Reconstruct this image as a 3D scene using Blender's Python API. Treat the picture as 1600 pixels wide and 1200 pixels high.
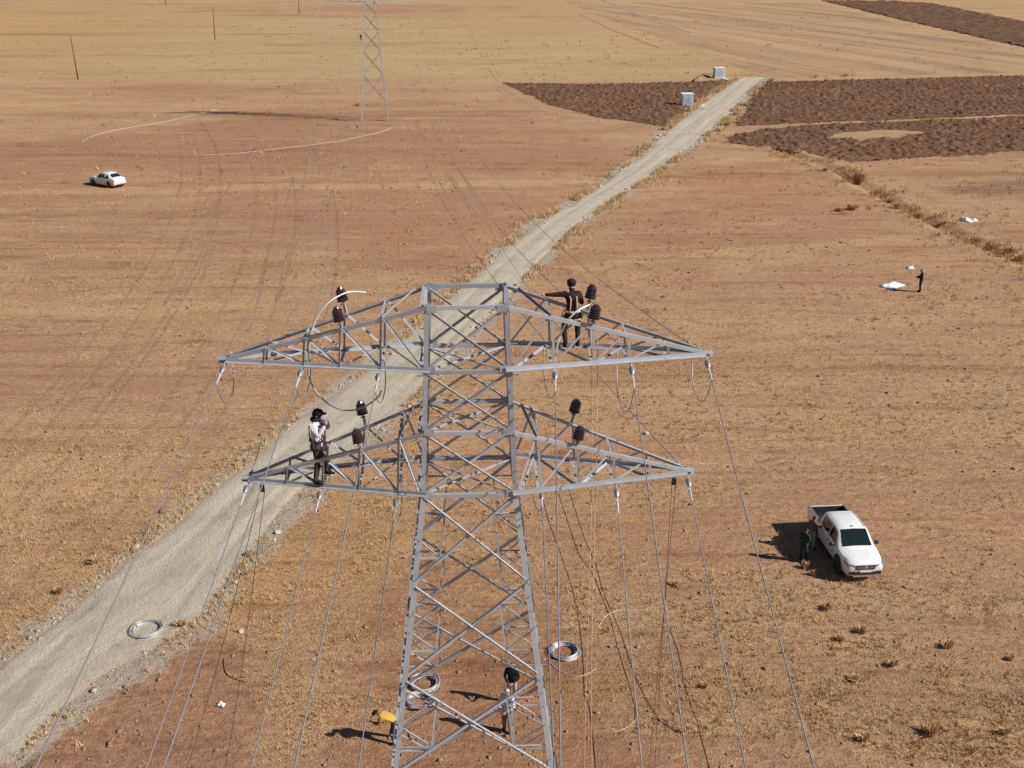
import bpy, bmesh, math, random
import numpy as np
from mathutils import Vector, Matrix

random.seed(7); rng = np.random.default_rng(11)
S = bpy.context.scene
for o in list(bpy.data.objects): bpy.data.objects.remove(o)
C = S.collection

# ------------------------------------------------------------------ camera, sky, sun, exposure
FPX = 1750.0; YH = -79.0; CAMH = 26.3                     # focal length in photo pixels, horizon row, drone height
PITCH = math.atan((600-YH)/FPX); CP, SP = math.cos(PITCH), math.sin(PITCH)
cam = bpy.data.cameras.new('camera'); camo = bpy.data.objects.new('camera', cam); C.objects.link(camo)
cam.sensor_width = 36; cam.lens = 36*FPX/1600; cam.clip_end = 12000; cam.clip_start = .1
camo.location = (0, 0, CAMH); camo.rotation_euler = (math.pi/2-PITCH, 0, 0)
S.camera = camo
SUNV = Vector((1.34, -.40, 1.0)).normalized()
sun = bpy.data.lights.new('sun', 'SUN'); suno = bpy.data.objects.new('sun', sun); C.objects.link(suno)
sun.energy = 5.0; sun.angle = math.radians(.55); sun.color = (1, .955, .885)
suno.rotation_euler = SUNV.to_track_quat('Z', 'Y').to_euler(); suno.location = (60, -20, 80)
W = bpy.data.worlds.new('World'); S.world = W; W.use_nodes = True
wn = W.node_tree; bg = wn.nodes['Background']; sk = wn.nodes.new('ShaderNodeTexSky'); sk.sky_type = 'NISHITA'
sk.sun_disc = False; sk.sun_elevation = math.asin(SUNV.z); sk.sun_rotation = math.atan2(SUNV.x, SUNV.y)
sk.air_density = .8; sk.dust_density = .3; sk.altitude = 1300
wn.links.new(sk.outputs[0], bg.inputs[0]); bg.inputs[1].default_value = .05
S.view_settings.view_transform = 'Standard'; S.view_settings.look = 'None'
S.view_settings.exposure = 0.31; S.view_settings.gamma = 1

# ------------------------------------------------------------------ calibrated photo pixel -> place helpers
def ray(px, py):
    u = (px-800)/FPX; w = (600-py)/FPX
    return np.array([u, CP+w*SP, -SP+w*CP])
def gr(px, py, z=0.0):                                    # point of the ground (or of height z) seen at a pixel
    d = ray(px, py); t = (z-CAMH)/d[2]; return np.array([d[0]*t, d[1]*t, z])
def atY(px, py, Y):                                       # point at distance Y seen at a pixel
    d = ray(px, py); t = Y/d[1]; return np.array([d[0]*t, Y, CAMH+d[2]*t])

# ------------------------------------------------------------------ value noise
def _h(ix, iy, seed):
    n = (ix.astype(np.int64)*374761393 + iy.astype(np.int64)*668265263 + seed*1442695041) & 0x7fffffff
    n = ((n ^ (n >> 13))*1274126177) & 0x7fffffff
    return ((n ^ (n >> 16)) & 0xffff)/65535.0
def vn(x, y, seed=0):
    x = np.asarray(x, float); y = np.asarray(y, float)
    ix = np.floor(x); iy = np.floor(y); fx = x-ix; fy = y-iy
    fx = fx*fx*(3-2*fx); fy = fy*fy*(3-2*fy)
    a = _h(ix, iy, seed); b = _h(ix+1, iy, seed); c = _h(ix, iy+1, seed); d = _h(ix+1, iy+1, seed)
    return a+(b-a)*fx+(c-a)*fy+(a-b-c+d)*fx*fy
def fbm(x, y, seed=0, oct=4):
    s = 0; a = .5; t = 0
    for i in range(oct):
        s = s+a*vn(x*2**i, y*2**i, seed+i*17); t += a; a *= .5
    return s/t
def sstep(a, b, x):
    t = np.clip((x-a)/(b-a), 0, 1); return t*t*(3-2*t)

# ------------------------------------------------------------------ mesh helpers
def tag(o, label=None, cat=None, group=None, kind=None):
    if label: o['label'] = label
    if cat: o['category'] = cat
    if group: o['group'] = group
    if kind: o['kind'] = kind
    return o
def link(name, me, mat=None, parent=None, smooth=False):
    if mat is not None and len(me.materials) == 0: me.materials.append(mat)
    o = bpy.data.objects.new(name, me); C.objects.link(o)
    if parent is not None: o.parent = parent
    if smooth: me.polygons.foreach_set('use_smooth', [True]*len(me.polygons))
    return o
def mesh(name, v, f):
    me = bpy.data.meshes.new(name); me.from_pydata([tuple(map(float, p)) for p in v], [], f); me.update(); return me
def fast(name, V, F):                                     # V (n,3), F (m,k) numpy
    me = bpy.data.meshes.new(name); k = F.shape[1]
    me.vertices.add(len(V)); me.vertices.foreach_set('co', np.ascontiguousarray(V, np.float32).ravel())
    me.loops.add(F.size); me.loops.foreach_set('vertex_index', np.ascontiguousarray(F, np.int32).ravel())
    me.polygons.add(len(F)); me.polygons.foreach_set('loop_start', np.arange(0, F.size, k, dtype=np.int32))
    me.update(calc_edges=True); return me
def empty(name, loc=(0, 0, 0), rz=0.0):
    o = bpy.data.objects.new(name, None); C.objects.link(o); o.location = [float(c) for c in loc]; o.rotation_euler = (0, 0, rz)
    o.empty_display_size = .2; return o
class MB:                                                 # collects shapes for ONE mesh
    def __init__(s): s.v = []; s.f = []; s.m = []
    def add(s, v, f, m=0):
        b = len(s.v); s.v += [tuple(map(float, p)) for p in v]; s.f += [[b+i for i in q] for q in f]; s.m += [m]*len(f); return s
    def box(s, c, d, m=0, R=None):
        v = [Vector(((i-.5)*d[0], (j-.5)*d[1], (k-.5)*d[2])) for i in (0, 1) for j in (0, 1) for k in (0, 1)]
        if R is not None: v = [R @ p for p in v]
        v = [(p[0]+c[0], p[1]+c[1], p[2]+c[2]) for p in v]
        return s.add(v, [(0, 1, 3, 2), (4, 6, 7, 5), (0, 4, 5, 1), (2, 3, 7, 6), (0, 2, 6, 4), (1, 5, 7, 3)], m)
    def tube(s, pts, r, n=6, m=0, cap=True):
        pts = [Vector(tuple(map(float, p))) for p in pts]; N = len(pts)
        rr = r if hasattr(r, '__len__') else [r]*N
        up = Vector((0, 0, 1)); v = []
        t0 = (pts[1]-pts[0]).normalized()
        a = t0.cross(up if abs(t0.z) < .95 else Vector((1, 0, 0))).normalized()
        for i, p in enumerate(pts):
            t = (pts[min(i+1, N-1)]-pts[max(i-1, 0)])
            t = t.normalized() if t.length > 1e-9 else t0
            a = (a-t*a.dot(t)); a = a.normalized() if a.length > 1e-6 else t.orthogonal().normalized()
            b = t.cross(a)
            for k in range(n):
                w = 2*math.pi*k/n; v.append(p+(a*math.cos(w)+b*math.sin(w))*rr[i])
        f = [(i*n+k, i*n+(k+1) % n, (i+1)*n+(k+1) % n, (i+1)*n+k) for i in range(N-1) for k in range(n)]
        if cap: f += [tuple(range(n))[::-1], tuple((N-1)*n+k for k in range(n))]
        return s.add(v, f, m)
    def lathe(s, prof, n=14, m=0, M=None):                # prof: (r, z)
        v = []; M = M or Matrix()
        for r, z in prof:
            for k in range(n):
                w = 2*math.pi*k/n; v.append(M @ Vector((r*math.cos(w), r*math.sin(w), z)))
        N = len(prof)
        f = [(i*n+k, i*n+(k+1) % n, (i+1)*n+(k+1) % n, (i+1)*n+k) for i in range(N-1) for k in range(n)]
        f += [tuple(range(n))[::-1], tuple((N-1)*n+k for k in range(n))]
        return s.add(v, f, m)
    def ell(s, c, r, n=12, k=8, m=0, R=None):
        v = []; f = []
        for i in range(k+1):
            th = math.pi*i/k
            for j in range(n):
                ph = 2*math.pi*j/n; p = Vector((r[0]*math.sin(th)*math.cos(ph), r[1]*math.sin(th)*math.sin(ph), r[2]*math.cos(th)))
                if R is not None: p = R @ p
                v.append((p[0]+c[0], p[1]+c[1], p[2]+c[2]))
        f = [(i*n+j, (i+1)*n+j, (i+1)*n+(j+1) % n, i*n+(j+1) % n) for i in range(k) for j in range(n)]
        return s.add(v, f, m)
    def build(s, name, mats, parent=None, smooth=False):
        me = mesh(name, s.v, s.f)
        for m in (mats if isinstance(mats, (list, tuple)) else [mats]): me.materials.append(m)
        me.polygons.foreach_set('material_index', s.m)
        return link(name, me, None, parent, smooth)

# ------------------------------------------------------------------ materials
def nodes(name):
    m = bpy.data.materials.new(name); m.use_nodes = True; t = m.node_tree; return m, t, t.nodes['Principled BSDF']
def N(t, kind, **kw):
    n = t.nodes.new(kind)
    for k, v in kw.items():
        if hasattr(n, k): setattr(n, k, v)
        else: n.inputs[k].default_value = v
    return n
def ramp(t, fac, stops):
    r = t.nodes.new('ShaderNodeValToRGB'); e = r.color_ramp.elements
    while len(e) < len(stops): e.new(.5)
    for q, (p, c) in zip(e, stops): q.position = p; q.color = (*c, 1) if len(c) == 3 else c
    t.links.new(fac, r.inputs[0]); return r.outputs[0]
def mixc(t, fac, a, b, bt='MIX'):
    x = t.nodes.new('ShaderNodeMix'); x.data_type = 'RGBA'; x.blend_type = bt
    for sock, val in ((x.inputs[0], fac), (x.inputs[6], a), (x.inputs[7], b)):
        if hasattr(val, 'is_linked'): t.links.new(val, sock)
        elif isinstance(val, (int, float)): sock.default_value = val
        else: sock.default_value = (*val, 1) if len(val) == 3 else val
    return x.outputs[2]
def mth(t, op, a, b=None, c=None, clamp=False):
    x = t.nodes.new('ShaderNodeMath'); x.operation = op; x.use_clamp = clamp
    for i, val in enumerate((a, b, c)):
        if val is None: continue
        if hasattr(val, 'is_linked'): t.links.new(val, x.inputs[i])
        else: x.inputs[i].default_value = val
    return x.outputs[0]
def noise(t, vec, scale, detail=4, rough=.55, dist=0):
    n = t.nodes.new('ShaderNodeTexNoise'); n.inputs['Scale'].default_value = scale; n.inputs['Detail'].default_value = detail
    n.inputs['Roughness'].default_value = rough; n.inputs['Distortion'].default_value = dist
    t.links.new(vec, n.inputs['Vector']); return n.outputs['Fac']
def mapped(t, vec, scale=(1, 1, 1), rot=(0, 0, 0)):
    m = t.nodes.new('ShaderNodeMapping'); m.inputs['Scale'].default_value = scale; m.inputs['Rotation'].default_value = rot
    t.links.new(vec, m.inputs['Vector']); return m.outputs[0]
def smooth01(t, x, a, b):
    r = t.nodes.new('ShaderNodeMapRange'); r.interpolation_type = 'SMOOTHSTEP'
    r.inputs[1].default_value = a; r.inputs[2].default_value = b; t.links.new(x, r.inputs[0]); return r.outputs[0]
def bump(t, b, h, strength=.5, dist=.05):
    n = t.nodes.new('ShaderNodeBump'); n.inputs['Strength'].default_value = strength; n.inputs['Distance'].default_value = dist
    t.links.new(h, n.inputs['Height']); t.links.new(n.outputs[0], b.inputs['Normal'])
def mat(name, col, rough=.7, metal=0.0, var=.12, scale=6.0, bmp=0.0, bscale=20, coat=0.0, spec=.5):
    m, t, b = nodes(name)
    co = t.nodes.new('ShaderNodeTexCoord').outputs['Object']
    n = noise(t, co, scale, 5, .6)
    lo = tuple(max(0, c*(1-var)) for c in col); hi = tuple(min(1, c*(1+var)) for c in col)
    t.links.new(ramp(t, n, [(.3, lo), (.7, hi)]), b.inputs['Base Color'])
    b.inputs['Roughness'].default_value = rough; b.inputs['Metallic'].default_value = metal
    b.inputs['Coat Weight'].default_value = coat; b.inputs['Specular IOR Level'].default_value = spec
    if bmp: bump(t, b, noise(t, co, bscale, 4), bmp, .02)
    return m
M = {}
def steel_mat(name, col):
    m, t, b = nodes(name); co = t.nodes.new('ShaderNodeNewGeometry').outputs['Position']; oi = t.nodes.new('ShaderNodeObjectInfo').outputs['Random']
    n = noise(t, co, 4.0, 5, .65); f = mth(t, 'ADD', mth(t, 'MULTIPLY', n, .6), mth(t, 'MULTIPLY', oi, .4))
    t.links.new(ramp(t, f, [(.25, tuple(c*.70 for c in col)), (.5, col), (.78, tuple(c*1.22 for c in col))]), b.inputs['Base Color'])
    b.inputs['Metallic'].default_value = .15; t.links.new(mth(t, 'ADD', .34, mth(t, 'MULTIPLY', n, .25)), b.inputs['Roughness']); return m
M['steel'] = steel_mat('galvanised_steel', (.375, .395, .42))
M['steel_dull'] = mat('galvanised_steel_weathered', (.33, .36, .39), .5, .12, .2, 4.0)
M['clamp'] = mat('aluminium_clamp', (.34, .33, .35), .5, .6, .1, 20)
M['wire'] = mat('aluminium_wire', (.30, .30, .325), .5, .5, .08, 3)
M['wirebright'] = mat('bright_aluminium', (.74, .73, .73), .4, .45, .08, 6)
M['coilwire'] = mat('coil_wire', (.52, .51, .51), .45, .3, .15, 6)
M['wiredark'] = mat('dark_cable', (.06, .055, .06), .6, .1, .2, 6)
M['cable'] = mat('dusty_cable', (.11, .085, .075), .8, 0, .2, 6)
M['palewire'] = mat('pale_dusty_wire', (.60, .50, .43), .8, 0, .1, 3)
M['rope'] = mat('orange_rope', (.62, .40, .24), .9, 0, .15, 10)
M['porcelain'] = mat('brown_porcelain', (.035, .018, .02), .22, 0, .2, 9, coat=.4)
M['white_paint'] = mat('white_car_paint', (.80, .80, .80), .32, 0, .02, 1.5, coat=.6)
def paint():
    m, t, b = nodes('white_car_paint'); co = t.nodes.new('ShaderNodeTexCoord').outputs['Object']; sx = t.nodes.new('ShaderNodeSeparateXYZ'); t.links.new(co, sx.inputs[0])
    n = noise(t, co, 3.5, 5, .65); d = mth(t, 'ADD', sx.outputs[2], mth(t, 'MULTIPLY', mth(t, 'SUBTRACT', n, .5), .7))
    c = mixc(t, mth(t, 'MULTIPLY', smooth01(t, d, .95, .35), .75), mixc(t, smooth01(t, n, .4, .7), (.78, .78, .78), (.72, .715, .70)), (.52, .40, .31))
    t.links.new(c, b.inputs['Base Color']); b.inputs['Roughness'].default_value = .34; b.inputs['Coat Weight'].default_value = .5; return m
M['white_paint'] = paint()
M['glass'] = mat('car_glass', (.012, .02, .022), .06, 0, .05, 2)
M['black'] = mat('black_plastic', (.02, .02, .022), .5, 0, .2, 8)
M['rubber'] = mat('rubber', (.025, .024, .023), .85, 0, .2, 8)
M['rim'] = mat('alloy_rim', (.45, .45, .46), .35, .8, .08, 8)
M['lamp'] = mat('lamp_lens', (.26, .25, .27), .12, .1, .1, 8, coat=.5)
M['tail'] = mat('tail_lamp', (.30, .02, .02), .2, 0, .1, 8, coat=.5)
M['plate'] = mat('plate_white', (.70, .70, .68), .5, 0, .04, 8)
M['bedliner'] = mat('bed_liner', (.014, .013, .014), .8, 0, .2, 8)
M['silver'] = mat('silver', (.62, .62, .64), .3, .8, .05, 8)
M['wood'] = mat('pole_wood', (.16, .085, .055), .9, 0, .25, 3, .3, 14)
M['kiosk'] = mat('kiosk_render', (.72, .73, .74), .8, 0, .04, 2)
M['kioskdoor'] = mat('kiosk_sheet', (.44, .50, .55), .55, .2, .05, 2)
M['kioskbase'] = mat('kiosk_concrete', (.55, .52, .48), .9, 0, .1, 3)
M['rock'] = mat('limestone', (.50, .44, .37), .95, 0, .22, 5, .4, 9)
M['rockdark'] = mat('dark_stone', (.17, .13, .11), .95, 0, .25, 5, .4, 9)
M['plastic'] = mat('white_plastic', (.78, .80, .82), .45, 0, .05, 4)
M['skin'] = mat('skin', (.42, .24, .17), .6, 0, .08, 10)

def mat_straw(name, c0, c1):
    m, t, b = nodes(name)
    g = t.nodes.new('ShaderNodeNewGeometry').outputs['Position']
    t.links.new(ramp(t, noise(t, g, .9, 5, .7), [(.28, c0), (.72, c1)]), b.inputs['Base Color'])
    b.inputs['Roughness'].default_value = .9; b.inputs['Specular IOR Level'].default_value = .15
    return m
M['straw'] = mat_straw('dry_grass', (.46, .295, .15), (.64, .44, .23))
M['scrub'] = mat_straw('dry_scrub', (.38, .21, .10), (.56, .35, .16))
M['clod'] = mat_straw('soil_clod', (.23, .135, .09), (.36, .22, .145))

# ------------------------------------------------------------------ terrain
def lines(segs):
    out = [segs[0][0]]
    for a, b, d in segs:
        n = max(1, int(round((b-a)/d))); out += list(np.linspace(a, b, n+1)[1:])
    return np.array(out)
YL = lines([(-400, -60, 40), (-60, 26, 4), (26, 62, .28), (62, 125, .55), (125, 300, 1.4), (300, 760, 6), (760, 2000, 60), (2000, 9000, 700)])
XL = lines([(-9000, -2000, 700), (-2000, -420, 120), (-420, -150, 10), (-150, -70, 2.2), (-70, -24, .7), (-24, 24, .32), (24, 70, .7), (70, 150, 2.2), (150, 420, 10), (420, 2000, 120), (2000, 9000, 700)])
GX, GY = np.meshgrid(XL, YL)

ROAD_L = [(-120, 1150), (0, 1042), (60, 995), (100, 960), (210, 868), (300, 795), (380, 730), (432, 682), (500, 632), (560, 590), (620, 545), (660, 505), (700, 470), (760, 415), (840, 350), (930, 297), (1000, 246), (1040, 207), (1085, 172), (1148, 127), (1160, 121)]
ROAD_R = [(-140, 1345), (20, 1180), (60, 1140), (120, 1085), (190, 1040), (292, 985), (332, 940), (385, 865), (450, 790), (520, 725), (610, 652), (690, 575), (752, 505), (802, 450), (850, 402), (900, 352), (960, 310), (1010, 280), (1060, 241), (1120, 197), (1150, 165), (1188, 127), (1196, 121)]
def resample(pts, n):
    P = np.array([gr(*p)[:2] for p in pts]); d = np.r_[0, np.cumsum(np.hypot(*np.diff(P, axis=0).T))]
    s = np.linspace(0, 1, n)**1.0*d[-1]; return np.c_[np.interp(s, d, P[:, 0]), np.interp(s, d, P[:, 1])]
NR = 520
RL = resample(ROAD_L, NR); RR = resample(ROAD_R, NR)
def smoothpoly(P, k=9):
    Q = P.copy()
    for i in range(k): Q[1:-1] = (Q[:-2]+2*Q[1:-1]+Q[2:])/4
    return Q
RL = smoothpoly(RL, 12); RR = smoothpoly(RR, 12); RC = (RL+RR)/2; RH = np.hypot(*(RR-RL).T)/2
def poly_sd(P, x, y):                                     # signed distance (positive inside) to a polygon
    P = np.asarray(P); d2 = np.full(x.shape, 1e18); ins = np.zeros(x.shape, bool)
    for i in range(len(P)):
        a = P[i-1]; b = P[i]; e = b-a; wx = x-a[0]; wy = y-a[1]
        t = np.clip((wx*e[0]+wy*e[1])/(e@e+1e-12), 0, 1)
        d2 = np.minimum(d2, (wx-e[0]*t)**2+(wy-e[1]*t)**2)
        c = ((a[1] <= y) & (b[1] > y)) | ((b[1] <= y) & (a[1] > y))
        xi = a[0]+(y-a[1])/(e[1] if abs(e[1]) > 1e-9 else 1e-9)*e[0]
        ins ^= c & (x < xi)
    d = np.sqrt(d2); return np.where(ins, d, -d)
def line_d(P, x, y):
    P = np.asarray(P); d2 = np.full(x.shape, 1e18)
    for i in range(1, len(P)):
        a = P[i-1]; b = P[i]; e = b-a; wx = x-a[0]; wy = y-a[1]
        t = np.clip((wx*e[0]+wy*e[1])/(e@e+1e-12), 0, 1); d2 = np.minimum(d2, (wx-e[0]*t)**2+(wy-e[1]*t)**2)
    return np.sqrt(d2)
PP = lambda pts: [gr(*p)[:2] for p in pts]
roadpoly = np.r_[RL[::8], RR[::-8]]
DITCH = PP([(1215, 232), (1300, 262), (1340, 285), (1400, 318), (1450, 345), (1500, 368), (1560, 392), (1600, 410), (1720, 455)])
FARPT = lambda x, y: np.array([x, y], float)
# the fields: outline, soil/straw colour, how grassy, softness in metres
ZONES = [
 (PP([(-900, 132), (0, 128), (390, 124), (560, 123), (790, 128), (1120, 124), (1190, 122), (1700, 117), (2600, 112)])+[FARPT(9000, 900), FARPT(9000, 9000), FARPT(-9000, 9000), FARPT(-9000, 900)], (.435, .285, .160), .85, 6),
 (PP([(150, 119), (390, 122), (560, 122), (760, 122), (1000, 122), (1125, 108), (1040, 78), (900, 60), (720, 40), (600, 34), (480, 25), (380, 30), (280, 48), (200, 85)]), (.445, .330, .190), .80, 14),
 (PP([(-300, 5), (240, 3), (330, 20), (250, 45), (100, 70), (-300, 100)]), (.42, .265, .125), .85, 40),
 (PP([(300, 12), (520, 6), (680, 6), (800, 12), (760, 25), (560, 24), (430, 30)]), (.41, .25, .155), .5, 25),
 (PP([(-500, 222), (60, 214), (200, 205), (420, 180), (560, 178), (700, 184), (900, 203), (960, 250), (900, 300), (760, 400), (600, 415), (450, 340), (250, 300), (-500, 345)]), (.425, .252, .160), .30, 5),
 (PP([(1060, 285), (1120, 258), (1240, 262), (1330, 290), (1420, 345), (1400, 390), (1200, 385), (1050, 392), (950, 372)]), (.425, .25, .158), .36, 3),
 (PP([(-60, 1330), (0, 1200), (60, 1130), (170, 1052), (300, 1000), (420, 1005), (430, 1100), (380, 1350)]), (.40, .235, .148), .10, 1.2),
 (PP([(560, 935), (640, 890), (760, 880), (830, 900), (900, 1010), (930, 1120), (1010, 1210), (860, 1350), (480, 1350), (520, 1050)]), (.415, .242, .148), .30, 1.5),
 (PP([(820, 800), (900, 790), (1150, 800), (1180, 900), (1050, 960), (860, 900)]), (.42, .245, .155), .36, 2.5),
 (PP([(1440, 292), (1600, 277), (1800, 280), (1800, 308), (1600, 309), (1480, 303)]), (.27, .165, .11), .2, 2),
 (PP([(300, 850), (420, 800), (500, 770), (640, 800), (600, 900), (500, 960), (340, 980)]), (.44, .25, .13), .65, 2),
]
BANDS = [  # grassy field margins: polyline, half width in metres
 (PP([(-300, 305), (250, 297), (420, 291), (560, 291), (720, 288), (900, 283)]), 1.5),
 (PP([(-100, 470), (120, 488), (280, 480), (400, 470)]), 1.4),
 (PP([(900, 420), (1100, 396), (1300, 384), (1420, 372)]), .9),
 (PP([(1070, 262), (1150, 250), (1260, 244), (1330, 262)]), 1.3)]
def field(x, y):
    base = np.empty(x.shape+(3,)); base[:] = (.43, .262, .168)
    grass = np.full(x.shape, .56)
    wob = fbm(x*.11, y*.11, 3)-.5
    for P, col, g, soft in ZONES:
        w = sstep(-soft, soft, poly_sd(P, x, y)+wob*soft*2.2)
        base = base*(1-w[..., None])+np.array(col)*w[..., None]; grass = grass*(1-w)+g*w
    for P, hw in BANDS:
        w = sstep(hw*1.5, hw*.4, line_d(P, x, y)+wob*hw*2)*.8
        base = base*(1-w[..., None])+np.array((.47, .31, .165))*w[..., None]; grass = grass*(1-w)+1.0*w
    dd = line_d(DITCH, x, y); w = sstep(4.0, 1.0, dd+wob*6)*.5; grass = grass*(1-w)+.8*w
    # patchy and streaky growth along the drill rows
    grass = grass+.75*(fbm(x*.055, y*.16, 21)-.5)+.62*(fbm(x*.20, y*.75, 31, 3)-.5)+.35*(fbm(x*.9, y*1.6, 41, 2)-.5)
    big = (fbm(x*.02+5, y*.03, 51)-.5)[..., None]
    base = base*(1+big*.28)*np.array((1.09, 1.10, 1.08))
    return base, np.clip(grass, 0, 1)
sdroad = poly_sd(roadpoly, GX, GY)
base, grass = field(GX, GY)
near = sstep(150, 60, GY)
HZ = (fbm(GX*.35, GY*.35, 61, 3)-.5)*.10*near+(fbm(GX*1.1, GY*1.1, 71, 2)-.5)*.06*sstep(70, 45, GY)*sstep(30, 22, np.abs(GX))
HZ = HZ*sstep(1.2, -.6, sdroad)
dd = line_d(DITCH, GX, GY)
dk = .35+.9*fbm(GX*.3, GY*.3, 95, 2)
HZ = HZ-.55*dk*sstep(1.0, .1, dd)+.12*dk*np.exp(-((dd-1.8)/.8)**2)
HZ = HZ-.03*sstep(-.5, .5, sdroad)
def gz(x, y):                                             # height of the ground sheet
    x = np.atleast_1d(np.asarray(x, float)); y = np.atleast_1d(np.asarray(y, float))
    i = np.clip(np.searchsorted(XL, x)-1, 0, len(XL)-2); j = np.clip(np.searchsorted(YL, y)-1, 0, len(YL)-2)
    u = (x-XL[i])/(XL[i+1]-XL[i]); v = (y-YL[j])/(YL[j+1]-YL[j])
    return HZ[j, i]*(1-u)*(1-v)+HZ[j, i+1]*u*(1-v)+HZ[j+1, i]*(1-u)*v+HZ[j+1, i+1]*u*v
def g1(x, y): return float(gz(x, y)[0])
ny, nx = GX.shape
idx = np.arange(ny*nx).reshape(ny, nx)
F = np.stack([idx[:-1, :-1], idx[:-1, 1:], idx[1:, 1:], idx[1:, :-1]], -1).reshape(-1, 4)
gme = fast('ground', np.stack([GX, GY, HZ], -1).reshape(-1, 3), F)
ca = gme.color_attributes.new('field', 'FLOAT_COLOR', 'POINT')
verge = sstep(-2.3, .2, sdroad+(fbm(GX*.5, GY*.5, 81)-.5)*2.2)
ca.data.foreach_set('color', np.concatenate([base, grass[..., None]], -1).astype(np.float32).ravel())
at2 = gme.attributes.new('verge', 'FLOAT', 'POINT'); at2.data.foreach_set('value', verge.astype(np.float32).ravel())

def ground_mat():
    m, t, b = nodes('field_soil')
    g = t.nodes.new('ShaderNodeNewGeometry').outputs['Position']
    at = t.nodes.new('ShaderNodeAttribute'); at.attribute_name = 'field'
    vg = t.nodes.new('ShaderNodeAttribute'); vg.attribute_name = 'verge'
    streak = noise(t, mapped(t, g, (.35, 1.5, 1), (0, 0, .03)), 1.0, 5, .62)
    fine = noise(t, mapped(t, g, (.75, 1.25, 1)), 2.6, 6, .68)
    grain = noise(t, g, 11, 4, .7)
    far = noise(t, mapped(t, g, (.03, .16, 1), (0, 0, -.05)), 1.0, 6, .65)
    soil = mixc(t, smooth01(t, fine, .3, .72), mixc(t, 1.0, at.outputs['Color'], (.78, .70, .63), 'MULTIPLY'), mixc(t, 1.0, at.outputs['Color'], (1.0, .95, .93), 'MULTIPLY'))
    straw = mixc(t, smooth01(t, fine, .28, .7), mixc(t, .5, at.outputs['Color'], (.40, .245, .135)), mixc(t, .55, at.outputs['Color'], (.56, .375, .20)))
    k = mth(t, 'MULTIPLY', at.outputs['Alpha'], .55)
    k = mth(t, 'ADD', k, mth(t, 'MULTIPLY', streak, .42)); k = mth(t, 'ADD', k, mth(t, 'MULTIPLY', fine, .30)); k = mth(t, 'ADD', k, mth(t, 'MULTIPLY', far, .22))
    c = mixc(t, smooth01(t, k, .58, .90), soil, straw)
    c = mixc(t, smooth01(t, grain, .55, .72), c, mixc(t, 1.0, c, (.62, .56, .54), 'MULTIPLY'))
    sp1 = noise(t, mapped(t, g, (.55, 1.3, 1)), 5.5, 5, .75)
    c = mixc(t, smooth01(t, sp1, .56, .70), c, mixc(t, 1.0, c, (.55, .50, .50), 'MULTIPLY'))
    c = mixc(t, smooth01(t, sp1, .44, .32), c, mixc(t, 1.0, c, (1.22, 1.20, 1.12), 'MULTIPLY'))
    c = mixc(t, mth(t, 'MULTIPLY', smooth01(t, far, .30, .72), .30), c, mixc(t, 1.0, c, (.76, .69, .66), 'MULTIPLY'))
    rows = noise(t, mapped(t, g, (.045, 1.15, 1), (0, 0, .035)), 1.0, 4, .6)                 # drill rows
    c = mixc(t, mth(t, 'MULTIPLY', smooth01(t, rows, .5, .72), .7), c, mixc(t, 1.0, c, (.72, .66, .62), 'MULTIPLY'))
    vf = noise(t, mapped(t, g, (.010, .040, 1), (0, 0, -.08)), 1.0, 7, .72)                   # broad mottling that carries into the distance
    c = mixc(t, smooth01(t, vf, .52, .68), c, mixc(t, 1.0, c, (.76, .67, .58), 'MULTIPLY'))
    c = mixc(t, smooth01(t, vf, .46, .34), c, mixc(t, 1.0, c, (1.10, 1.10, 1.02), 'MULTIPLY'))
    mid = noise(t, mapped(t, g, (.28, .55, 1), (0, 0, .05)), 1.0, 6, .72)                     # clumps a few metres across
    c = mixc(t, smooth01(t, mid, .55, .68), c, mixc(t, 1.0, c, (.70, .64, .60), 'MULTIPLY'))
    c = mixc(t, smooth01(t, mid, .46, .34), c, mixc(t, 1.0, c, (1.16, 1.13, 1.02), 'MULTIPLY'))
    grav = ramp(t, noise(t, g, 5, 6, .75), [(.25, (.28, .215, .155)), (.5, (.42, .345, .255)), (.78, (.54, .47, .37))])
    gm = smooth01(t, mth(t, 'ADD', vg.outputs['Fac'], mth(t, 'MULTIPLY', mth(t, 'SUBTRACT', fine, .5), 1.1)), .40, .72)
    c = mixc(t, gm, c, grav)
    t.links.new(c, b.inputs['Base Color']); b.inputs['Roughness'].default_value = .97; b.inputs['Specular IOR Level'].default_value = .1
    h = mth(t, 'ADD', mth(t, 'MULTIPLY', fine, .8), mth(t, 'MULTIPLY', grain, .3))
    bump(t, b, h, 1.0, .22)
    return m
gme.materials.append(ground_mat())
ground = tag(link('ground', gme, None, None, True), kind='structure')

# ------------------------------------------------------------------ gravel track
NU = 17; us = np.linspace(-1, 1, NU)
tv = np.linspace(0, 1, NR)
along = np.r_[0, np.cumsum(np.hypot(*np.diff(RC, axis=0).T))]
jl = (fbm(along*.25, along*0+1.3, 5)-.5)*1.0; jr = (fbm(along*.25, along*0+7.7, 6)-.5)*1.3
half = (RR-RL)/2; nrm = half/np.maximum(RH, .1)[:, None]
V = np.zeros((NR, NU, 3))
for k, u in enumerate(us):
    off = half*u+nrm*(jl*max(0, -u)**4+jr*max(0, u)**4)[:, None]*-np.sign(u)
    P = RC+off; V[:, k, :2] = P
    crown = .06*(1-u*u)-.035*(math.exp(-((u-.42)/.16)**2)+math.exp(-((u+.42)/.16)**2))
    V[:, k, 2] = gz(P[:, 0], P[:, 1])+.012+crown+.018*(fbm(P[:, 0]*.9, P[:, 1]*.9, 13, 2)-.5)
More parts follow.
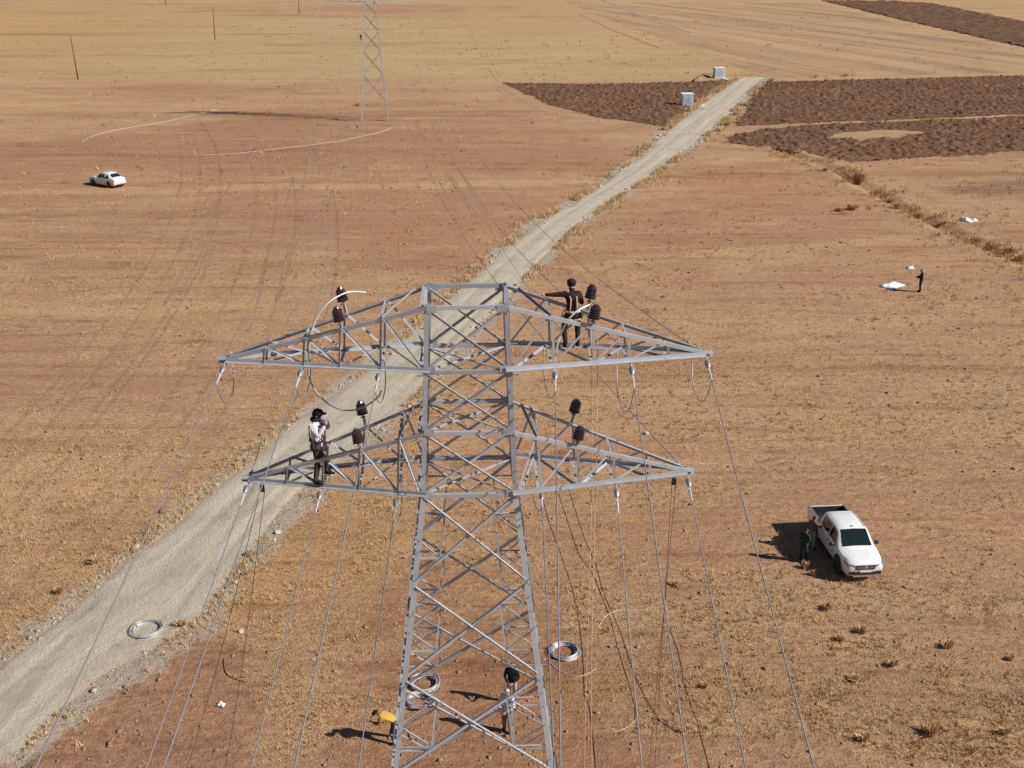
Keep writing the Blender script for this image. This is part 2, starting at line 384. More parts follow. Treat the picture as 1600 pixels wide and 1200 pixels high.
# keep the sheet above the ground lattice under it
ii = np.arange(NR*NU).reshape(NR, NU)
F = np.stack([ii[:-1, :-1], ii[:-1, 1:], ii[1:, 1:], ii[1:, :-1]], -1).reshape(-1, 4)
V[:, :, 2] += .035
V[:, 0, 2] -= .05; V[:, -1, 2] -= .05
rme = fast('gravel_track', V.reshape(-1, 3), F)
ua = rme.attributes.new('across', 'FLOAT', 'POINT'); ua.data.foreach_set('value', np.tile(us, NR).astype(np.float32))
ua = rme.attributes.new('along', 'FLOAT', 'POINT'); ua.data.foreach_set('value', np.repeat(along, NU).astype(np.float32))
def road_mat():
    m, t, b = nodes('gravel')
    g = t.nodes.new('ShaderNodeNewGeometry').outputs['Position']
    ac = t.nodes.new('ShaderNodeAttribute'); ac.attribute_name = 'across'
    al = t.nodes.new('ShaderNodeAttribute'); al.attribute_name = 'along'
    cb = t.nodes.new('ShaderNodeCombineXYZ'); t.links.new(mth(t, 'MULTIPLY', ac.outputs['Fac'], 4.5), cb.inputs[0]); t.links.new(mth(t, 'MULTIPLY', al.outputs['Fac'], .07), cb.inputs[1])
    st = noise(t, cb.outputs[0], 1.0, 4, .55)
    pat = noise(t, g, .35, 5, .6); gra = noise(t, g, 8, 5, .75)
    c = ramp(t, st, [(.25, (.40, .352, .272)), (.5, (.47, .418, .328)), (.75, (.54, .485, .388))])
    c = mixc(t, smooth01(t, pat, .4, .75), c, mixc(t, 1.0, c, (.84, .82, .77), 'MULTIPLY'))
    rut = mth(t, 'ABSOLUTE', mth(t, 'SUBTRACT', mth(t, 'ABSOLUTE', mth(t, 'ADD', ac.outputs['Fac'], mth(t, 'MULTIPLY', mth(t, 'SUBTRACT', noise(t, cb.outputs[0], .5, 2), .5), .35))), .42))
    c = mixc(t, mth(t, 'MULTIPLY', smooth01(t, rut, .17, .04), mth(t, 'MULTIPLY', pat, 1.1)), c, mixc(t, 1.0, c, (1.22, 1.21, 1.22), 'MULTIPLY'))
    edge = mth(t, 'POWER', mth(t, 'ABSOLUTE', ac.outputs['Fac']), 5)
    e2 = smooth01(t, mth(t, 'ADD', mth(t, 'MULTIPLY', edge, .8), mth(t, 'MULTIPLY', mth(t, 'SUBTRACT', noise(t, g, 1.6, 5, .7), .5), 1.4)), .35, .75)
    c = mixc(t, e2, c, ramp(t, gra, [(.3, (.33, .245, .165)), (.7, (.50, .41, .30))]))
    c = mixc(t, smooth01(t, gra, .60, .74), c, mixc(t, 1.0, c, (.68, .66, .64), 'MULTIPLY'))
    t.links.new(c, b.inputs['Base Color']); b.inputs['Roughness'].default_value = .97; b.inputs['Specular IOR Level'].default_value = .1
    c2 = mixc(t, smooth01(t, noise(t, g, 1.1, 6, .7), .58, .70), c, mixc(t, 1.0, c, (.80, .77, .72), 'MULTIPLY')); t.links.new(c2, b.inputs['Base Color'])
    bump(t, b, mth(t, 'ADD', gra, noise(t, g, 1.7, 5, .6)), .8, .10)
    return m
rme.materials.append(road_mat())
tag(link('gravel_track', rme, None, None, True), kind='structure')

# ------------------------------------------------------------------ ploughed fields: real clods
def plough_mat():
    m, t, b = nodes('ploughed_soil')
    g = t.nodes.new('ShaderNodeNewGeometry').outputs['Position']
    c = ramp(t, noise(t, g, 1.2, 5, .75), [(.30, (.072, .038, .023)), (.52, (.145, .080, .048)), (.72, (.26, .155, .098))])
    c = mixc(t, smooth01(t, noise(t, mapped(t, g, (.05, .12, 1)), 1, 4), .45, .75), c, mixc(t, 1.0, c, (1.35, 1.25, 1.2), 'MULTIPLY'))
    t.links.new(c, b.inputs['Base Color']); b.inputs['Roughness'].default_value = 1; b.inputs['Specular IOR Level'].default_value = .05
    return m
M['plough'] = plough_mat()
def ploughed(pts, step, amp, seed, hole=None):
    P = np.array(PP(pts)); a = P.min(0); b = P.max(0)
    xs = np.arange(a[0], b[0]+step, step); ys = np.arange(a[1], b[1]+step, step)
    X, Y = np.meshgrid(xs, ys)
    X = X+(vn(X*3.1, Y*3.3, seed)-.5)*step*.6; Y = Y+(vn(X*3.7, Y*2.9, seed+1)-.5)*step*.6
    sd = poly_sd(P, X, Y)+(fbm(X*.25, Y*.25, seed+2)-.5)*2.2+(np.random.default_rng(seed+1).random(X.shape)-.5)*1.6
    if hole is not None: sd = np.minimum(sd, -poly_sd(PP(hole), X, Y)+(fbm(X*.4, Y*.6, seed+4)-.5)*5)
    r = vn(X/.46, Y/.62, seed+5) if step < 1 else vn(X/2.2, Y/2.6, seed+5)
    Z = amp*(.7*np.random.default_rng(seed).random(X.shape)**3+1.4*sstep(.45, .95, r)+.45*(.5+.5*np.sin((Y-.06*X)*(2*math.pi/(1.5 if step < .9 else 4))+4*fbm(X*.05, Y*.05, seed+8))))*sstep(0, 2.5, sd)+.012
    keep = sd > 0
    I = np.arange(X.size).reshape(X.shape)
    k4 = keep[:-1, :-1] & keep[:-1, 1:] & keep[1:, 1:] & keep[1:, :-1]
    Fq = np.stack([I[:-1, :-1], I[:-1, 1:], I[1:, 1:], I[1:, :-1]], -1)[k4]
    used = np.unique(Fq); remap = np.zeros(X.size, int); remap[used] = np.arange(len(used))
    me = fast('ploughed_field', np.stack([X, Y, Z], -1).reshape(-1, 3)[used], remap[Fq])
    return tag(link('ploughed_field', me, M['plough']), kind='structure')
ploughed([(783, 130), (960, 131), (1100, 127), (1158, 125), (1118, 140), (1088, 168), (1045, 200), (1000, 192), (930, 184), (860, 166)], .26, .22, 101)
ploughed([(1190, 128), (1400, 123), (1640, 117), (1700, 117), (1700, 175), (1420, 187), (1250, 193), (1138, 199)], .30, .24, 111)
ploughed([(1138, 209), (1250, 195), (1420, 189), (1700, 177.5), (1700, 228), (1560, 240), (1330, 254), (1200, 232), (1128, 224)], .28, .24, 121, [(1300, 213), (1370, 203), (1440, 205), (1420, 212), (1340, 219)])
ploughed([(1282, 1), (1400, 2), (1460, 6), (1600, 33), (1800, 66), (1800, 125), (1600, 75), (1400, 30)], 1.0, .4, 131)

# ------------------------------------------------------------------ stubble field beyond the track, mown in stripes
def stubble_mat():
    m, t, b = nodes('stubble')
    g = t.nodes.new('ShaderNodeNewGeometry').outputs['Position']
    d = gr(1590, 96)-gr(960, 12); ang = math.atan2(d[1], d[0])
    q = mapped(t, g, (1, 1, 1), (0, 0, -ang))
    st = noise(t, mapped(t, q, (.004, .11, 1)), 1.0, 5, .7)
    fi = noise(t, mapped(t, q, (.03, .5, 1)), 1.0, 5, .7)
    c = ramp(t, mth(t, 'ADD', mth(t, 'MULTIPLY', st, .62), mth(t, 'MULTIPLY', fi, .38)), [(.36, (.26, .155, .092)), (.5, (.40, .25, .143)), (.64, (.49, .325, .185))])
    c = mixc(t, smooth01(t, noise(t, g, .02, 4), .5, .75), c, mixc(t, 1.0, c, (.80, .80, .82), 'MULTIPLY'))
    t.links.new(c, b.inputs['Base Color']); b.inputs['Roughness'].default_value = .97; b.inputs['Specular IOR Level'].default_value = .1
    return m
P = PP([(1196, 120), (1400, 117), (1700, 111), (1700, 101), (1600, 80), (1400, 36), (1275, 5), (1000, 4), (880, 2), (930, 22), (1000, 48), (1080, 76), (1150, 104)])
sp = np.array(P); cen = sp.mean(0)
stub = fast('stubble_field', np.c_[np.r_[sp, [cen]], np.full(len(sp)+1, .014)], np.array([[len(sp), i, (i+1) % len(sp)] for i in range(len(sp))]))
tag(link('stubble_field', stub, stubble_mat()), kind='structure')

# ------------------------------------------------------------------ wheel tracks pressed into the field
M['track'] = mat('pressed_soil', (.315, .185, .122), .97, 0, .2, 2.0, spec=.1)
def wheel_track(pts, w=.22, gauge=1.5, p_gap=.35):
    mb_v = []; mb_f = []
    for side in (-1, 1):
        Pw = np.array(PP(pts)); d = np.r_[0, np.cumsum(np.hypot(*np.diff(Pw, axis=0).T))]
        s = np.arange(0, d[-1], .7); x = np.interp(s, d, Pw[:, 0]); y = np.interp(s, d, Pw[:, 1])
        dx = np.gradient(x); dy = np.gradient(y); L = np.hypot(dx, dy); nx_, ny_ = -dy/L, dx/L
        x = x+nx_*gauge/2*side; y = y+ny_*gauge/2*side
        on = fbm(s*.11, s*0+side*3.3+pts[0][0]*.01, 91, 3) > p_gap+.12
        ww = w*(.5+.9*vn(s*.8, s*0+side, 92))/2
        for i in range(len(s)-1):
            if not (on[i] and on[i+1]): continue
            b = len(mb_v)
            for j in (i, i+1):
                for sg in (-1, 1):
                    X = x[j]+nx_[j]*ww[j]*sg; Y = y[j]+ny_[j]*ww[j]*sg; mb_v.append((X, Y, g1(X, Y)+.012))
            mb_f.append((b, b+1, b+3, b+2))
    if not mb_f: return
    tag(link('wheel_track', mesh('wheel_track', mb_v, mb_f), M['track']), kind='structure')
for pts in ([(300, 440), (345, 330), (400, 240), (440, 190)], [(395, 560), (430, 420), (455, 330), (478, 230), (492, 190)], [(470, 400), (500, 300), (520, 220), (530, 190)],
            [(640, 190), (670, 240), (700, 290), (730, 340)], [(655, 188), (690, 240), (725, 290), (760, 340)], [(510, 380), (530, 300), (546, 220), (552, 192)], [(590, 300), (575, 240), (565, 195)],
            [(300, 300), (370, 250), (420, 205), (470, 190)], [(240, 480), (300, 380), (340, 300)], 
            [(715, 20), (745, 65), (770, 110), (785, 130)], [(1185, 100), (1195, 60), (1190, 30)], [(780, 138), (820, 165), (850, 178)]):
    wheel_track(pts)
# pale bare path strip and dug earth line in front of the far tower
def ribbon(name, pts, w, matl, h=.02, seed=0):
    Pw = np.array(PP(pts)); d = np.r_[0, np.cumsum(np.hypot(*np.diff(Pw, axis=0).T))]
    s = np.arange(0, d[-1], max(.5, d[-1]/160)); x = np.interp(s, d, Pw[:, 0]); y = np.interp(s, d, Pw[:, 1])
    dx = np.gradient(x); dy = np.gradient(y); L = np.hypot(dx, dy); nx_, ny_ = -dy/L, dx/L
    v = []; f = []
    for i in range(len(s)):
        k = sstep(0, .08, s[i]/d[-1])*sstep(1, .92, s[i]/d[-1])
        a = w*(.35+vn(s[i]*.35, seed+.3, 7))*k+.02
        for sg, q in ((-1, 0), (-.4, 1), (.4, 1), (1, 0)):
            X = x[i]+nx_[i]*a*sg; Y = y[i]+ny_[i]*a*sg; v.append((X, Y, g1(X, Y)+.008+h*q*float(.4+vn(s[i]*1.3, seed+sg, 5))))
    for i in range(len(s)-1):
        for k in range(3): f.append((i*4+k, i*4+k+1, i*4+k+5, i*4+k+4))
    return tag(link(name, mesh(name, v, f), matl), kind='structure')
M['dug'] = mat('dug_soil', (.25, .155, .105), .97, 0, .25, 1.2, spec=.1)
M['dugpale'] = mat('dug_soil_pale', (.36, .235, .15), .97, 0, .22, .6, spec=.1)
ribbon('dug_earth', [(330, 176), (400, 177), (470, 181), (540, 188), (610, 188), (640, 187)], .7, M['dug'], .12, 1)
ribbon('dug_earth', [(620, 187), (680, 184), (740, 186)], .5, M['dugpale'], .1, 2)
ribbon('dug_earth', [(480, 127), (540, 124), (640, 127), (700, 126)], 1.4, M['dugpale'], .15, 3)
ribbon('dug_earth', [(460, 24), (520, 26), (600, 26), (640, 28)], 3.5, M['dugpale'], .2, 4)
ribbon('dug_earth', [(940, 0.5), (1000, 24), (1080, 52)], 1.4, M['dugpale'], .1, 5)
ribbon('dug_earth', [(905, 22), (960, 48), (1030, 75)], .9, M['dugpale'], .1, 6)
ribbon('dug_earth', [(1085, 128), (1100, 119), (1118, 119)], 1.2, M['dug'], .5, 8)

# ------------------------------------------------------------------ lattice towers
def angle_mesh(p0, p1, w, t, hint):
    p0 = Vector(p0); p1 = Vector(p1); d = (p1-p0).normalized(); h = Vector(hint)
    a = (h-d*h.dot(d))
    a = a.normalized() if a.length > 1e-4 else d.orthogonal().normalized()
    b = d.cross(a)
    pr = [(0, 0), (w, 0), (w, t), (t, t), (t, w), (0, w)]
    v = [p0+a*x+b*y for x, y in pr]+[p1+a*x+b*y for x, y in pr]
    f = [(i, (i+1) % 6, (i+1) % 6+6, i+6) for i in range(6)]+[(5, 4, 3, 2, 1, 0), (6, 7, 8, 9, 10, 11)]
    return mesh('angle', v, f)
def leg_mesh(pts, w, t, sx, sy):                          # an angle iron bent at the waist; corner outside, flanges inward
    pr = [(0, 0), (w, 0), (w, t), (t, t), (t, w), (0, w)]; v = []
    for p in pts: v += [(p[0]-sx*x, p[1]-sy*y, p[2]) for x, y in pr]
    n = len(pts)
    f = [(k*6+i, k*6+(i+1) % 6, (k+1)*6+(i+1) % 6, (k+1)*6+i) for k in range(n-1) for i in range(6)]
    f += [(5, 4, 3, 2, 1, 0), tuple((n-1)*6+i for i in range(6))]
    return mesh('leg', v, f)
def lerp(a, b, t): return tuple(a[i]+(b[i]-a[i])*t for i in range(3))
STNS = {'upper': [0, .207, .413, .595, .80, 1.0], 'lower': [0, .125, .35, .56, .775, 1.0]}   # panel points along a crossarm, body to tip

def build_tower(name, label, loc, yaw, rings, base_w, panels, arms, r=.9, full=True, k=1.0):
    """rings: (half width, height) for A top, B upper arm bottom, C, D waist; arms: half lengths (upper, lower)"""
    T = empty(name, loc, yaw); tag(T, label, 'tower', 'lattice towers of the power line')
    st = M['steel']
    A, B, Cc, D = rings
    def W(h):
        if h >= D[1]:
            R = [D, Cc, B, A]
            for (w0, h0), (w1, h1) in zip(R, R[1:]):
                if h <= h1+1e-6: return w0+(w1-w0)*(h-h0)/(h1-h0)
            return A[0]
        return base_w+(D[0]-base_w)*h/D[1]
    def P(sx, sy, h): w = W(h); return (sx*w, sy*w*r, h)
    lw = .110*k
    for sx in (-1, 1):
        for sy in (-1, 1):
            L = link('leg', leg_mesh([P(sx, sy, h) for h in (-.3, D[1])], lw*1.22, .016*k, sx, sy), st, T)
            link('leg', leg_mesh([P(sx, sy, h) for h in (D[1]+.002, Cc[1], B[1], A[1]+.05*k)], lw, .014*k, sx, sy), st, T)
            if full:
                mb = MB()
                mb.box((sx*(base_w+.0), sy*base_w*r, -.12), (.7, .7, .5)); mb.build('footing', M['kioskbase'], T)
    def member(nm, p0, p1, w, hint, t=None, m=None): return link(nm, angle_mesh(p0, p1, w*k, (t or .1*w)*k, hint), m or st, T)
    faces = [((-1, -1), (1, -1), (0, 1, 0)), ((-1, 1), (1, 1), (0, -1, 0)), ((-1, -1), (-1, 1), (1, 0, 0)), ((1, -1), (1, 1), (-1, 0, 0))]
    def insetp(p, n, d): return (p[0]+n[0]*d, p[1]+n[1]*d, p[2]+n[2]*d)
    def xpanel(h0, h1, w, redund):
        for (a, b, n) in faces:
            a0, b0, a1, b1 = (P(*a, h0), P(*b, h0), P(*a, h1), P(*b, h1))
            d1 = .022*k; d2 = .036*k+w*k*.0
            e = .06
            l0, l1 = insetp(lerp(a0, b1, e*.5), n, d1), insetp(lerp(a0, b1, 1-e*.5), n, d1)
            r0, r1 = insetp(lerp(b0, a1, e*.5), n, d2), insetp(lerp(b0, a1, 1-e*.5), n, d2)
            up = (0, 0, -1)
            member('diagonal_brace', l0, l1, w, up); member('diagonal_brace', r0, r1, w, up)
            if redund:
                d3 = .055*k; rw = .045
                # short struts from each leg to the crossing braces, as on the photographed panels
                wa, wb = math.dist(a1, b1), math.dist(a0, b0); tx = wb/(wa+wb)
                for (L0, L1, Q0, Q1, O0, O1) in ((a0, a1, a0, b1, b0, a1), (b0, b1, b0, a1, a0, b1)):
                    lo = tx*.5; hi = tx+(1-tx)*.5
                    member('strut', insetp(lerp(L0, L1, lo), n, d3), insetp(lerp(Q0, Q1, lo), n, d3), rw, up)
                    member('strut', insetp(lerp(L0, L1, hi), n, d3), insetp(lerp(O0, O1, hi), n, d3), rw, up)
                    member('strut', insetp(lerp(Q0, Q1, lo), n, d3+.012), insetp(lerp(O0, O1, hi), n, d3+.012), rw*.9, n)
                    member('strut', insetp(lerp(L0, L1, .5), n, d3+.02), insetp(lerp(Q0, Q1, lo), n, d3+.02), rw*.9, up)
                    member('strut', insetp(lerp(L0, L1, .5), n, d3+.024), insetp(lerp(O0, O1, hi), n, d3+.024), rw*.9, up)
    xpanel(B[1], A[1], .058, False); xpanel(Cc[1], B[1], .055, False); xpanel(D[1], Cc[1], .055, False)
    hs = [D[1]]+panels
    for i, (h1, h0) in enumerate(zip(hs, hs[1:])): xpanel(h0, h1, .068 if i else .060, full)
    for (wq, h), nm in ((A, 'ring_beam'), (B, 'ring_beam'), (Cc, 'ring_beam'), (D, 'ring_beam')):
        for (a, b, n) in faces:
            p0, p1 = P(*a, h), P(*b, h)
            member(nm, insetp(lerp(p0, p1, .01), n, -.012*k), insetp(lerp(p0, p1, .99), n, -.012*k), .09, (0, 0, -1))
        if wq != A[0] and full:
            member('plan_brace', lerp(P(-1, -1, h), P(1, 1, h), .04), lerp(P(-1, -1, h), P(1, 1, h), .96), .05, (0, 0, -1))
            p0, p1 = P(1, -1, h), P(-1, 1, h); z = .03
            member('plan_brace', (*lerp(p0, p1, .04)[:2], h-z), (*lerp(p0, p1, .96)[:2], h-z), .05, (0, 0, -1))
        if full:
            for (a, b, n) in faces[:2]:
                for e, q in ((a, b), (b, a)):
                    p = P(*e, h); sx = e[0]; mb = MB()
                    mb.box((p[0]-sx*.16, p[1]-n[1]*.019, p[2]-(.07 if h == A[1] else -.03 if h == B[1] else 0)), (.23, .010, .17)); mb.build('gusset_plate', M['steel_dull'], T)
    if full:
        mb = MB()                                         # step bolts up one leg: too small to pick apart
        h = 2.5
        while h < A[1]:
            for (sx, sy) in ((1, -1), (-1, -1)):
                p = P(sx, sy, h)
                mb.tube([(p[0]-sx*.03, p[1]+.02, h), (p[0]-sx*.03, p[1]-.15, h)] if int(h*10) % 2 else [(p[0]-sx*.02, p[1]+.04, h), (p[0]+sx*.15, p[1]+.04, h)], .011, 5)
            h += .37
        tag(mb.build('step_bolts', M['steel_dull'], T), kind='stuff')
    att = {}
    for nm, al, top, bot in (('upper', arms[0], A, B), ('lower', arms[1], Cc, D)):
        STN = STNS[nm]
        for sx in (-1, 1):
            Bf0, Br0 = P(sx, -1, bot[1]), P(sx, 1, bot[1]); Tf0, Tr0 = P(sx, -1, top[1]), P(sx, 1, top[1])
            hb = bot[1]
            tipB = (sx*al, 0, hb)
            Bf = lambda t, p=(Bf0[0], Bf0[1]-.02*k, hb), q=(sx*al, -.11*k, hb): lerp(p, q, t)
            Br = lambda t, p=(Br0[0], Br0[1]+.02*k, hb), q=(sx*al, .11*k, hb): lerp(p, q, t)
            Tf = lambda t, p=(Tf0[0], Tf0[1]-.02*k, top[1]-.02*k), q=(sx*(al-.06*k), -.10*k, hb+.11*k): lerp(p, q, t)
            Tr = lambda t, p=(Tr0[0], Tr0[1]+.02*k, top[1]-.02*k), q=(sx*(al-.06*k), .10*k, hb+.11*k): lerp(p, q, t)
            # the four chords are the arm; everything else hangs on them
            arm = link('crossarm', angle_mesh(Bf(-.03), Bf(1), .092*k, .012*k, (0, 0, 1) if sx > 0 else (0, -1, 0)), st, T)
            def sub(n2, p0, p1, w, hint): return link(n2, angle_mesh(p0, p1, w*k, .1*w*k, hint), st, arm)
            sub('chord', Br(-.03), Br(1), .092, (0, 0, 1) if sx > 0 else (0, -1, 0))
            sub('chord', Tf(0), Tf(1), .086, (0, 0, -1) if sx > 0 else (0, 1, 0)); sub('chord', Tr(0), Tr(1), .086, (0, -1, 0) if sx > 0 else (0, 0, -1))
            for i, t in enumerate(STN[1:-1], 1):
                for (b, q, n) in ((Bf, Tf, (0, 1, 0)), (Br, Tr, (0, -1, 0))):
                    o = .02*k
                    sub('post', insetp(b(t), n, o), insetp(q(t), n, o), .052, (sx, 0, 0))
                    sub('brace', insetp(q(t), n, o*1.9), insetp(b(STN[i-1]+.004), n, o*1.9), .05, (0, 0, 1))
                sub('cross_piece', lerp(Bf(t), Br(t), .02), lerp(Bf(t), Br(t), .98), .055, (0, 0, -1))
                if i in (1, 3): sub('cross_piece', lerp(Tf(t), Tr(t), .02), lerp(Tf(t), Tr(t), .98), .05, (0, 0, -1))
                a_, b_ = ((Bf, Br) if i % 2 else (Br, Bf))
                sub('plan_brace', insetp(a_(STN[i-1]+.01), (0, 0, 1), .02*k), insetp(b_(t-.01), (0, 0, 1), .02*k), .05, (0, 0, 1))
            sub('plan_brace', Tr(.06), Tf(STN[1]), .05, (0, 0, 1))
            mb = MB(); mb.box((sx*(al+.02*k), 0, hb+.045*k), (.34*k, .235*k, .015*k)); mb.box((sx*(al+.05*k), 0, hb-.03*k), (.26*k, .20*k, .012*k)); mb.build('tip_plate', M['steel'], arm)
            att[nm, sx, 'tf'] = Tf; att[nm, sx, 'tr'] = Tr; att[nm, sx, 'bf'] = Bf; att[nm, sx, 'br'] = Br
            att[nm, sx, 'f'] = [Bf(1), Bf(STN[3]+.01), Bf(STN[1]+.01)]; att[nm, sx, 'r'] = [Br(1), Br(STN[3]+.01), Br(STN[1]+.01)]
    T['top'] = A[1]
    return T, att
TX, TYD, TYAW = -1.037, 24.6, .038
tower, ATT = build_tower('lattice_tower', 'tall galvanised steel lattice tower with two workers standing on its crossarms', (TX, TYD, 0), TYAW,
    [(.94, 18.94), (1.0, 17.43), (1.065, 15.95), (1.136, 14.38)], 2.88, [12.13, 9.63, 6.95, 3.6, .15], (5.58, 5.31))
FT = gr(586, 187)
FYAW = .13
fart, FATT = build_tower('lattice_tower', 'distant lattice tower beside a line of dug earth in the red field', (FT[0], FT[1], 0), FYAW,
    [(.70, 24.3), (.75, 22.6), (.82, 20.3), (.90, 18.45)], 2.22, [16.6, 14.0, 10.9, 7.2, 2.9], (7.3, 7.0), k=1.0, full=False)
mb = MB()
for sx in (-1, 1):
    mb.tube([(sx*2.0, -1.8, 2.9), (sx*-2.0, -1.8, 2.9)], .05, 5)
mb.build('belt_beam', M['steel'], fart)
def TW(p, T=(TX, TYD, TYAW)):
    c, s = math.cos(T[2]), math.sin(T[2]); return Vector((T[0]+c*p[0]-s*p[1], T[1]+s*p[0]+c*p[1], p[2]))

# ------------------------------------------------------------------ strain insulators, conductors and jumpers
def strain(loc, dirv, label, group):
    d = Vector(dirv).normalized(); q = d.to_track_quat('Z', 'Y').to_matrix().to_4x4()
    T = empty('strain_insulator', loc); T.rotation_mode = 'QUATERNION'; T.rotation_quaternion = d.to_track_quat('Z', 'Y')
    tag(T, label, 'insulator', group)
    mb = MB(); mb.tube([(0, -.03, .0), (0, -.035, .10), (0, -.0, .15)], .013, 6); mb.tube([(0, .03, .0), (0, .035, .10), (0, .0, .15)], .013, 6); mb.box((0, 0, .0), (.03, .1, .03)); mb.build('shackle', M['steel_dull'], T)
    mb = MB(); mb.lathe([(.012, .14), (.03, .16), (.062, .21), (.072, .28), (.066, .36), (.04, .43), (.018, .47)], 10); mb.build('insulator_body', M['clamp'], T, True)
    mb = MB(); mb.tube([(0, 0, .46), (0, 0, .62)], .016, 6); mb.box((0, 0, .55), (.05, .05, .06)); mb.tube([(0, 0, .60), (0, 0, .95)], [.024, .016], 6); mb.build('tension_clamp', M['wirebright'], T)
    return Vector(loc)+d*.95
WR = .0135
def wire(name, pts, r, m, label, cat='wire', group=None, n=5, parent=None):
    mb = MB(); mb.tube(pts, r, n); o = mb.build(name, m, parent, True)
    if parent is None: tag(o, label, cat, group)
    return o
BOT = {('upper', -1): [55, 255, 460], ('upper', 1): [1272, 1075, 876], ('lower', -1): [228, 393, 560], ('lower', 1): [1165, 1003, 866]}
FEND = {}; REND = {}
SIDE = {('upper', -1): 'upper arm with the arched cable', ('upper', 1): "maroon worker's upper arm", ('lower', -1): "grey worker's lower arm", ('lower', 1): 'empty lower arm'}
POS = ('tip', 'middle', 'root')
for key in BOT:
    nm, sx = key
    for i in range(3):
        p = TW(ATT[nm, sx, 'f'][i]) - Vector((0, 0, .03))
        px = BOT[key][i]
        d = ray(px, 1200); t = p.x/d[0]
        if abs(d[0]) < .09: t = 13.2/d[1]                 # wires almost under the drone
        e = Vector((d[0]*t, d[1]*t, CAMH+d[2]*t))
        if not (6 < e.y < 19): t = 13.2/d[1]; e = Vector((d[0]*t, d[1]*t, CAMH+d[2]*t))
        hdir = Vector((e.x-p.x, e.y-p.y)); u1 = hdir.length; hdir /= u1
        s = (p.z-e.z)/(u1*(1-u1/160.))
        f0 = strain(p, (hdir.x, hdir.y, -s), f'strain insulator, viewer side, {POS[i]} of the {SIDE[key]}', f'strain insulators of the {nm} arm, viewer side')
        FEND[nm, sx, i] = f0; u0 = math.hypot(f0.x-p.x, f0.y-p.y)
        pts = [(p.x+hdir.x*u, p.y+hdir.y*u, p.z-s*u*(1-u/160.)) for u in np.r_[u0-.2, np.linspace(u0, 95, 60)]]
        wire('conductor_wire', pts, WR, M['wire'], f'conductor toward the viewer from the {POS[i]} of the {SIDE[key]}', 'wire', f'conductors of the {nm} arm, viewer side')
        # away from the viewer, on to the distant tower
        p = TW(ATT[nm, sx, 'r'][i]) - Vector((0, 0, .03))
        q = TW(FATT[nm, sx, 'f'][i], (FT[0], FT[1], FYAW))
        h = Vector((q.x-p.x, q.y-p.y)); L = h.length; h /= L; sag = 7.6
        sl = (q.z-p.z)/L-4*sag/L
        r0 = strain(p, (h.x, h.y, sl), f'strain insulator, far side, {POS[i]} of the {SIDE[key]}', f'strain insulators of the {nm} arm, far side')
        REND[nm, sx, i] = r0; u0 = .93
        pts = []
        for u in np.r_[u0-.2, np.linspace(u0, L, 70)]:
            k = u/L; pts.append((p.x+h.x*u, p.y+h.y*u, p.z+(q.z-p.z)*k-4*sag*k*(1-k)))
        if not (nm == 'lower' and i != 0) :
            wire('conductor_wire', pts, WR*.9, M['wire'], f'wire to the distant tower from the {POS[i]} of the {SIDE[key]}', 'wire', f'conductors of the {nm} arm toward the distant tower')
        # jumper tail drooping under the arm
        drop = {('upper', -1): (.75, .55, .65), ('upper', 1): (.85, 1.0, .5), ('lower', -1): (.0, .0, .5), ('lower', 1): (0, 0, .45)}[key][i]
        if drop:
            a, b = Vector(r0), Vector(f0); n = 26
            pts = []
            for k in range(n+1):
                t = k/n; c = a.lerp(b, t); c.z -= drop*(1-(2*t-1)**4)*.95; c.x += sx*-.10*math.sin(math.pi*t); pts.append(c)
            wire('jumper_cable', pts, .013, M['clamp'], f'slack jumper cable under the {POS[i]} of the {SIDE[key]}', 'cable', f'jumper cables under the {nm} crossarm')

# ------------------------------------------------------------------ post insulators on the arms
def post_insulator(base, lean, label, group, h0=.25):
    T = empty('post_insulator', base); T.rotation_euler = (random.uniform(-.05, .05), lean, random.uniform(-.3, .3)); tag(T, label, 'insulator', group)
    mb = MB(); mb.box((0, 0, h0/2), (.06, .012, h0)); mb.box((.03, .0, h0/2), (.012, .07, h0)); mb.box((0, 0, h0), (.11, .11, .016)); mb.build('bracket', M['steel'], T)
    mb = MB(); mb.lathe([(.022, h0-.02), (.022, h0+.09)], 8); mb.build('pin', M['steel_dull'], T, True)
    pr = [(.06, h0+.06)]
    for k in range(5):
        z = h0+.08+k*.056; pr += [(.142-k*.004, z), (.139-k*.004, z+.020), (.095, z+.036), (.092, z+.054)]
    z = h0+.08+5*.056; pr += [(.075, z+.01), (.06, z+.045), (.02, z+.055)]
    mb = MB(); mb.lathe(pr, 16); mb.build('shed_stack', M['porcelain'], T)
    mb = MB(); mb.box((0, 0, z+.055), (.09, .05, .035)); mb.build('wire_clamp', M['silver'], T)
    return T
for (nm, sx) in BOT:
    for side in ('tf', 'tr'):
        p = TW(ATT[nm, sx, side](STNS[nm][2]))
        post_insulator((p.x, p.y, p.z+.02), sx*.2, f'dark ribbed post insulator on a {"tall" if side == "tr" else "short"} bracket, {SIDE[nm, sx]}', f'post insulators on the {nm} crossarm', .22 if side == 'tr' else .08)
def pxcurve(pts, n=40):                                   # (px, py, distance) control points -> smooth path
    Q = np.array([atY(*p) for p in pts]); t = np.linspace(0, len(Q)-1, n); out = []
    for u in t:
        i = min(int(u), len(Q)-2); f = u-i
        p0, p1, p2, p3 = Q[max(i-1, 0)], Q[i], Q[i+1], Q[min(i+2, len(Q)-1)]
        out.append(.5*((2*p1)+(-p0+p2)*f+(2*p0-5*p1+4*p2-p3)*f*f+(-p0+3*p1-3*p2+p3)*f**3))
    return out
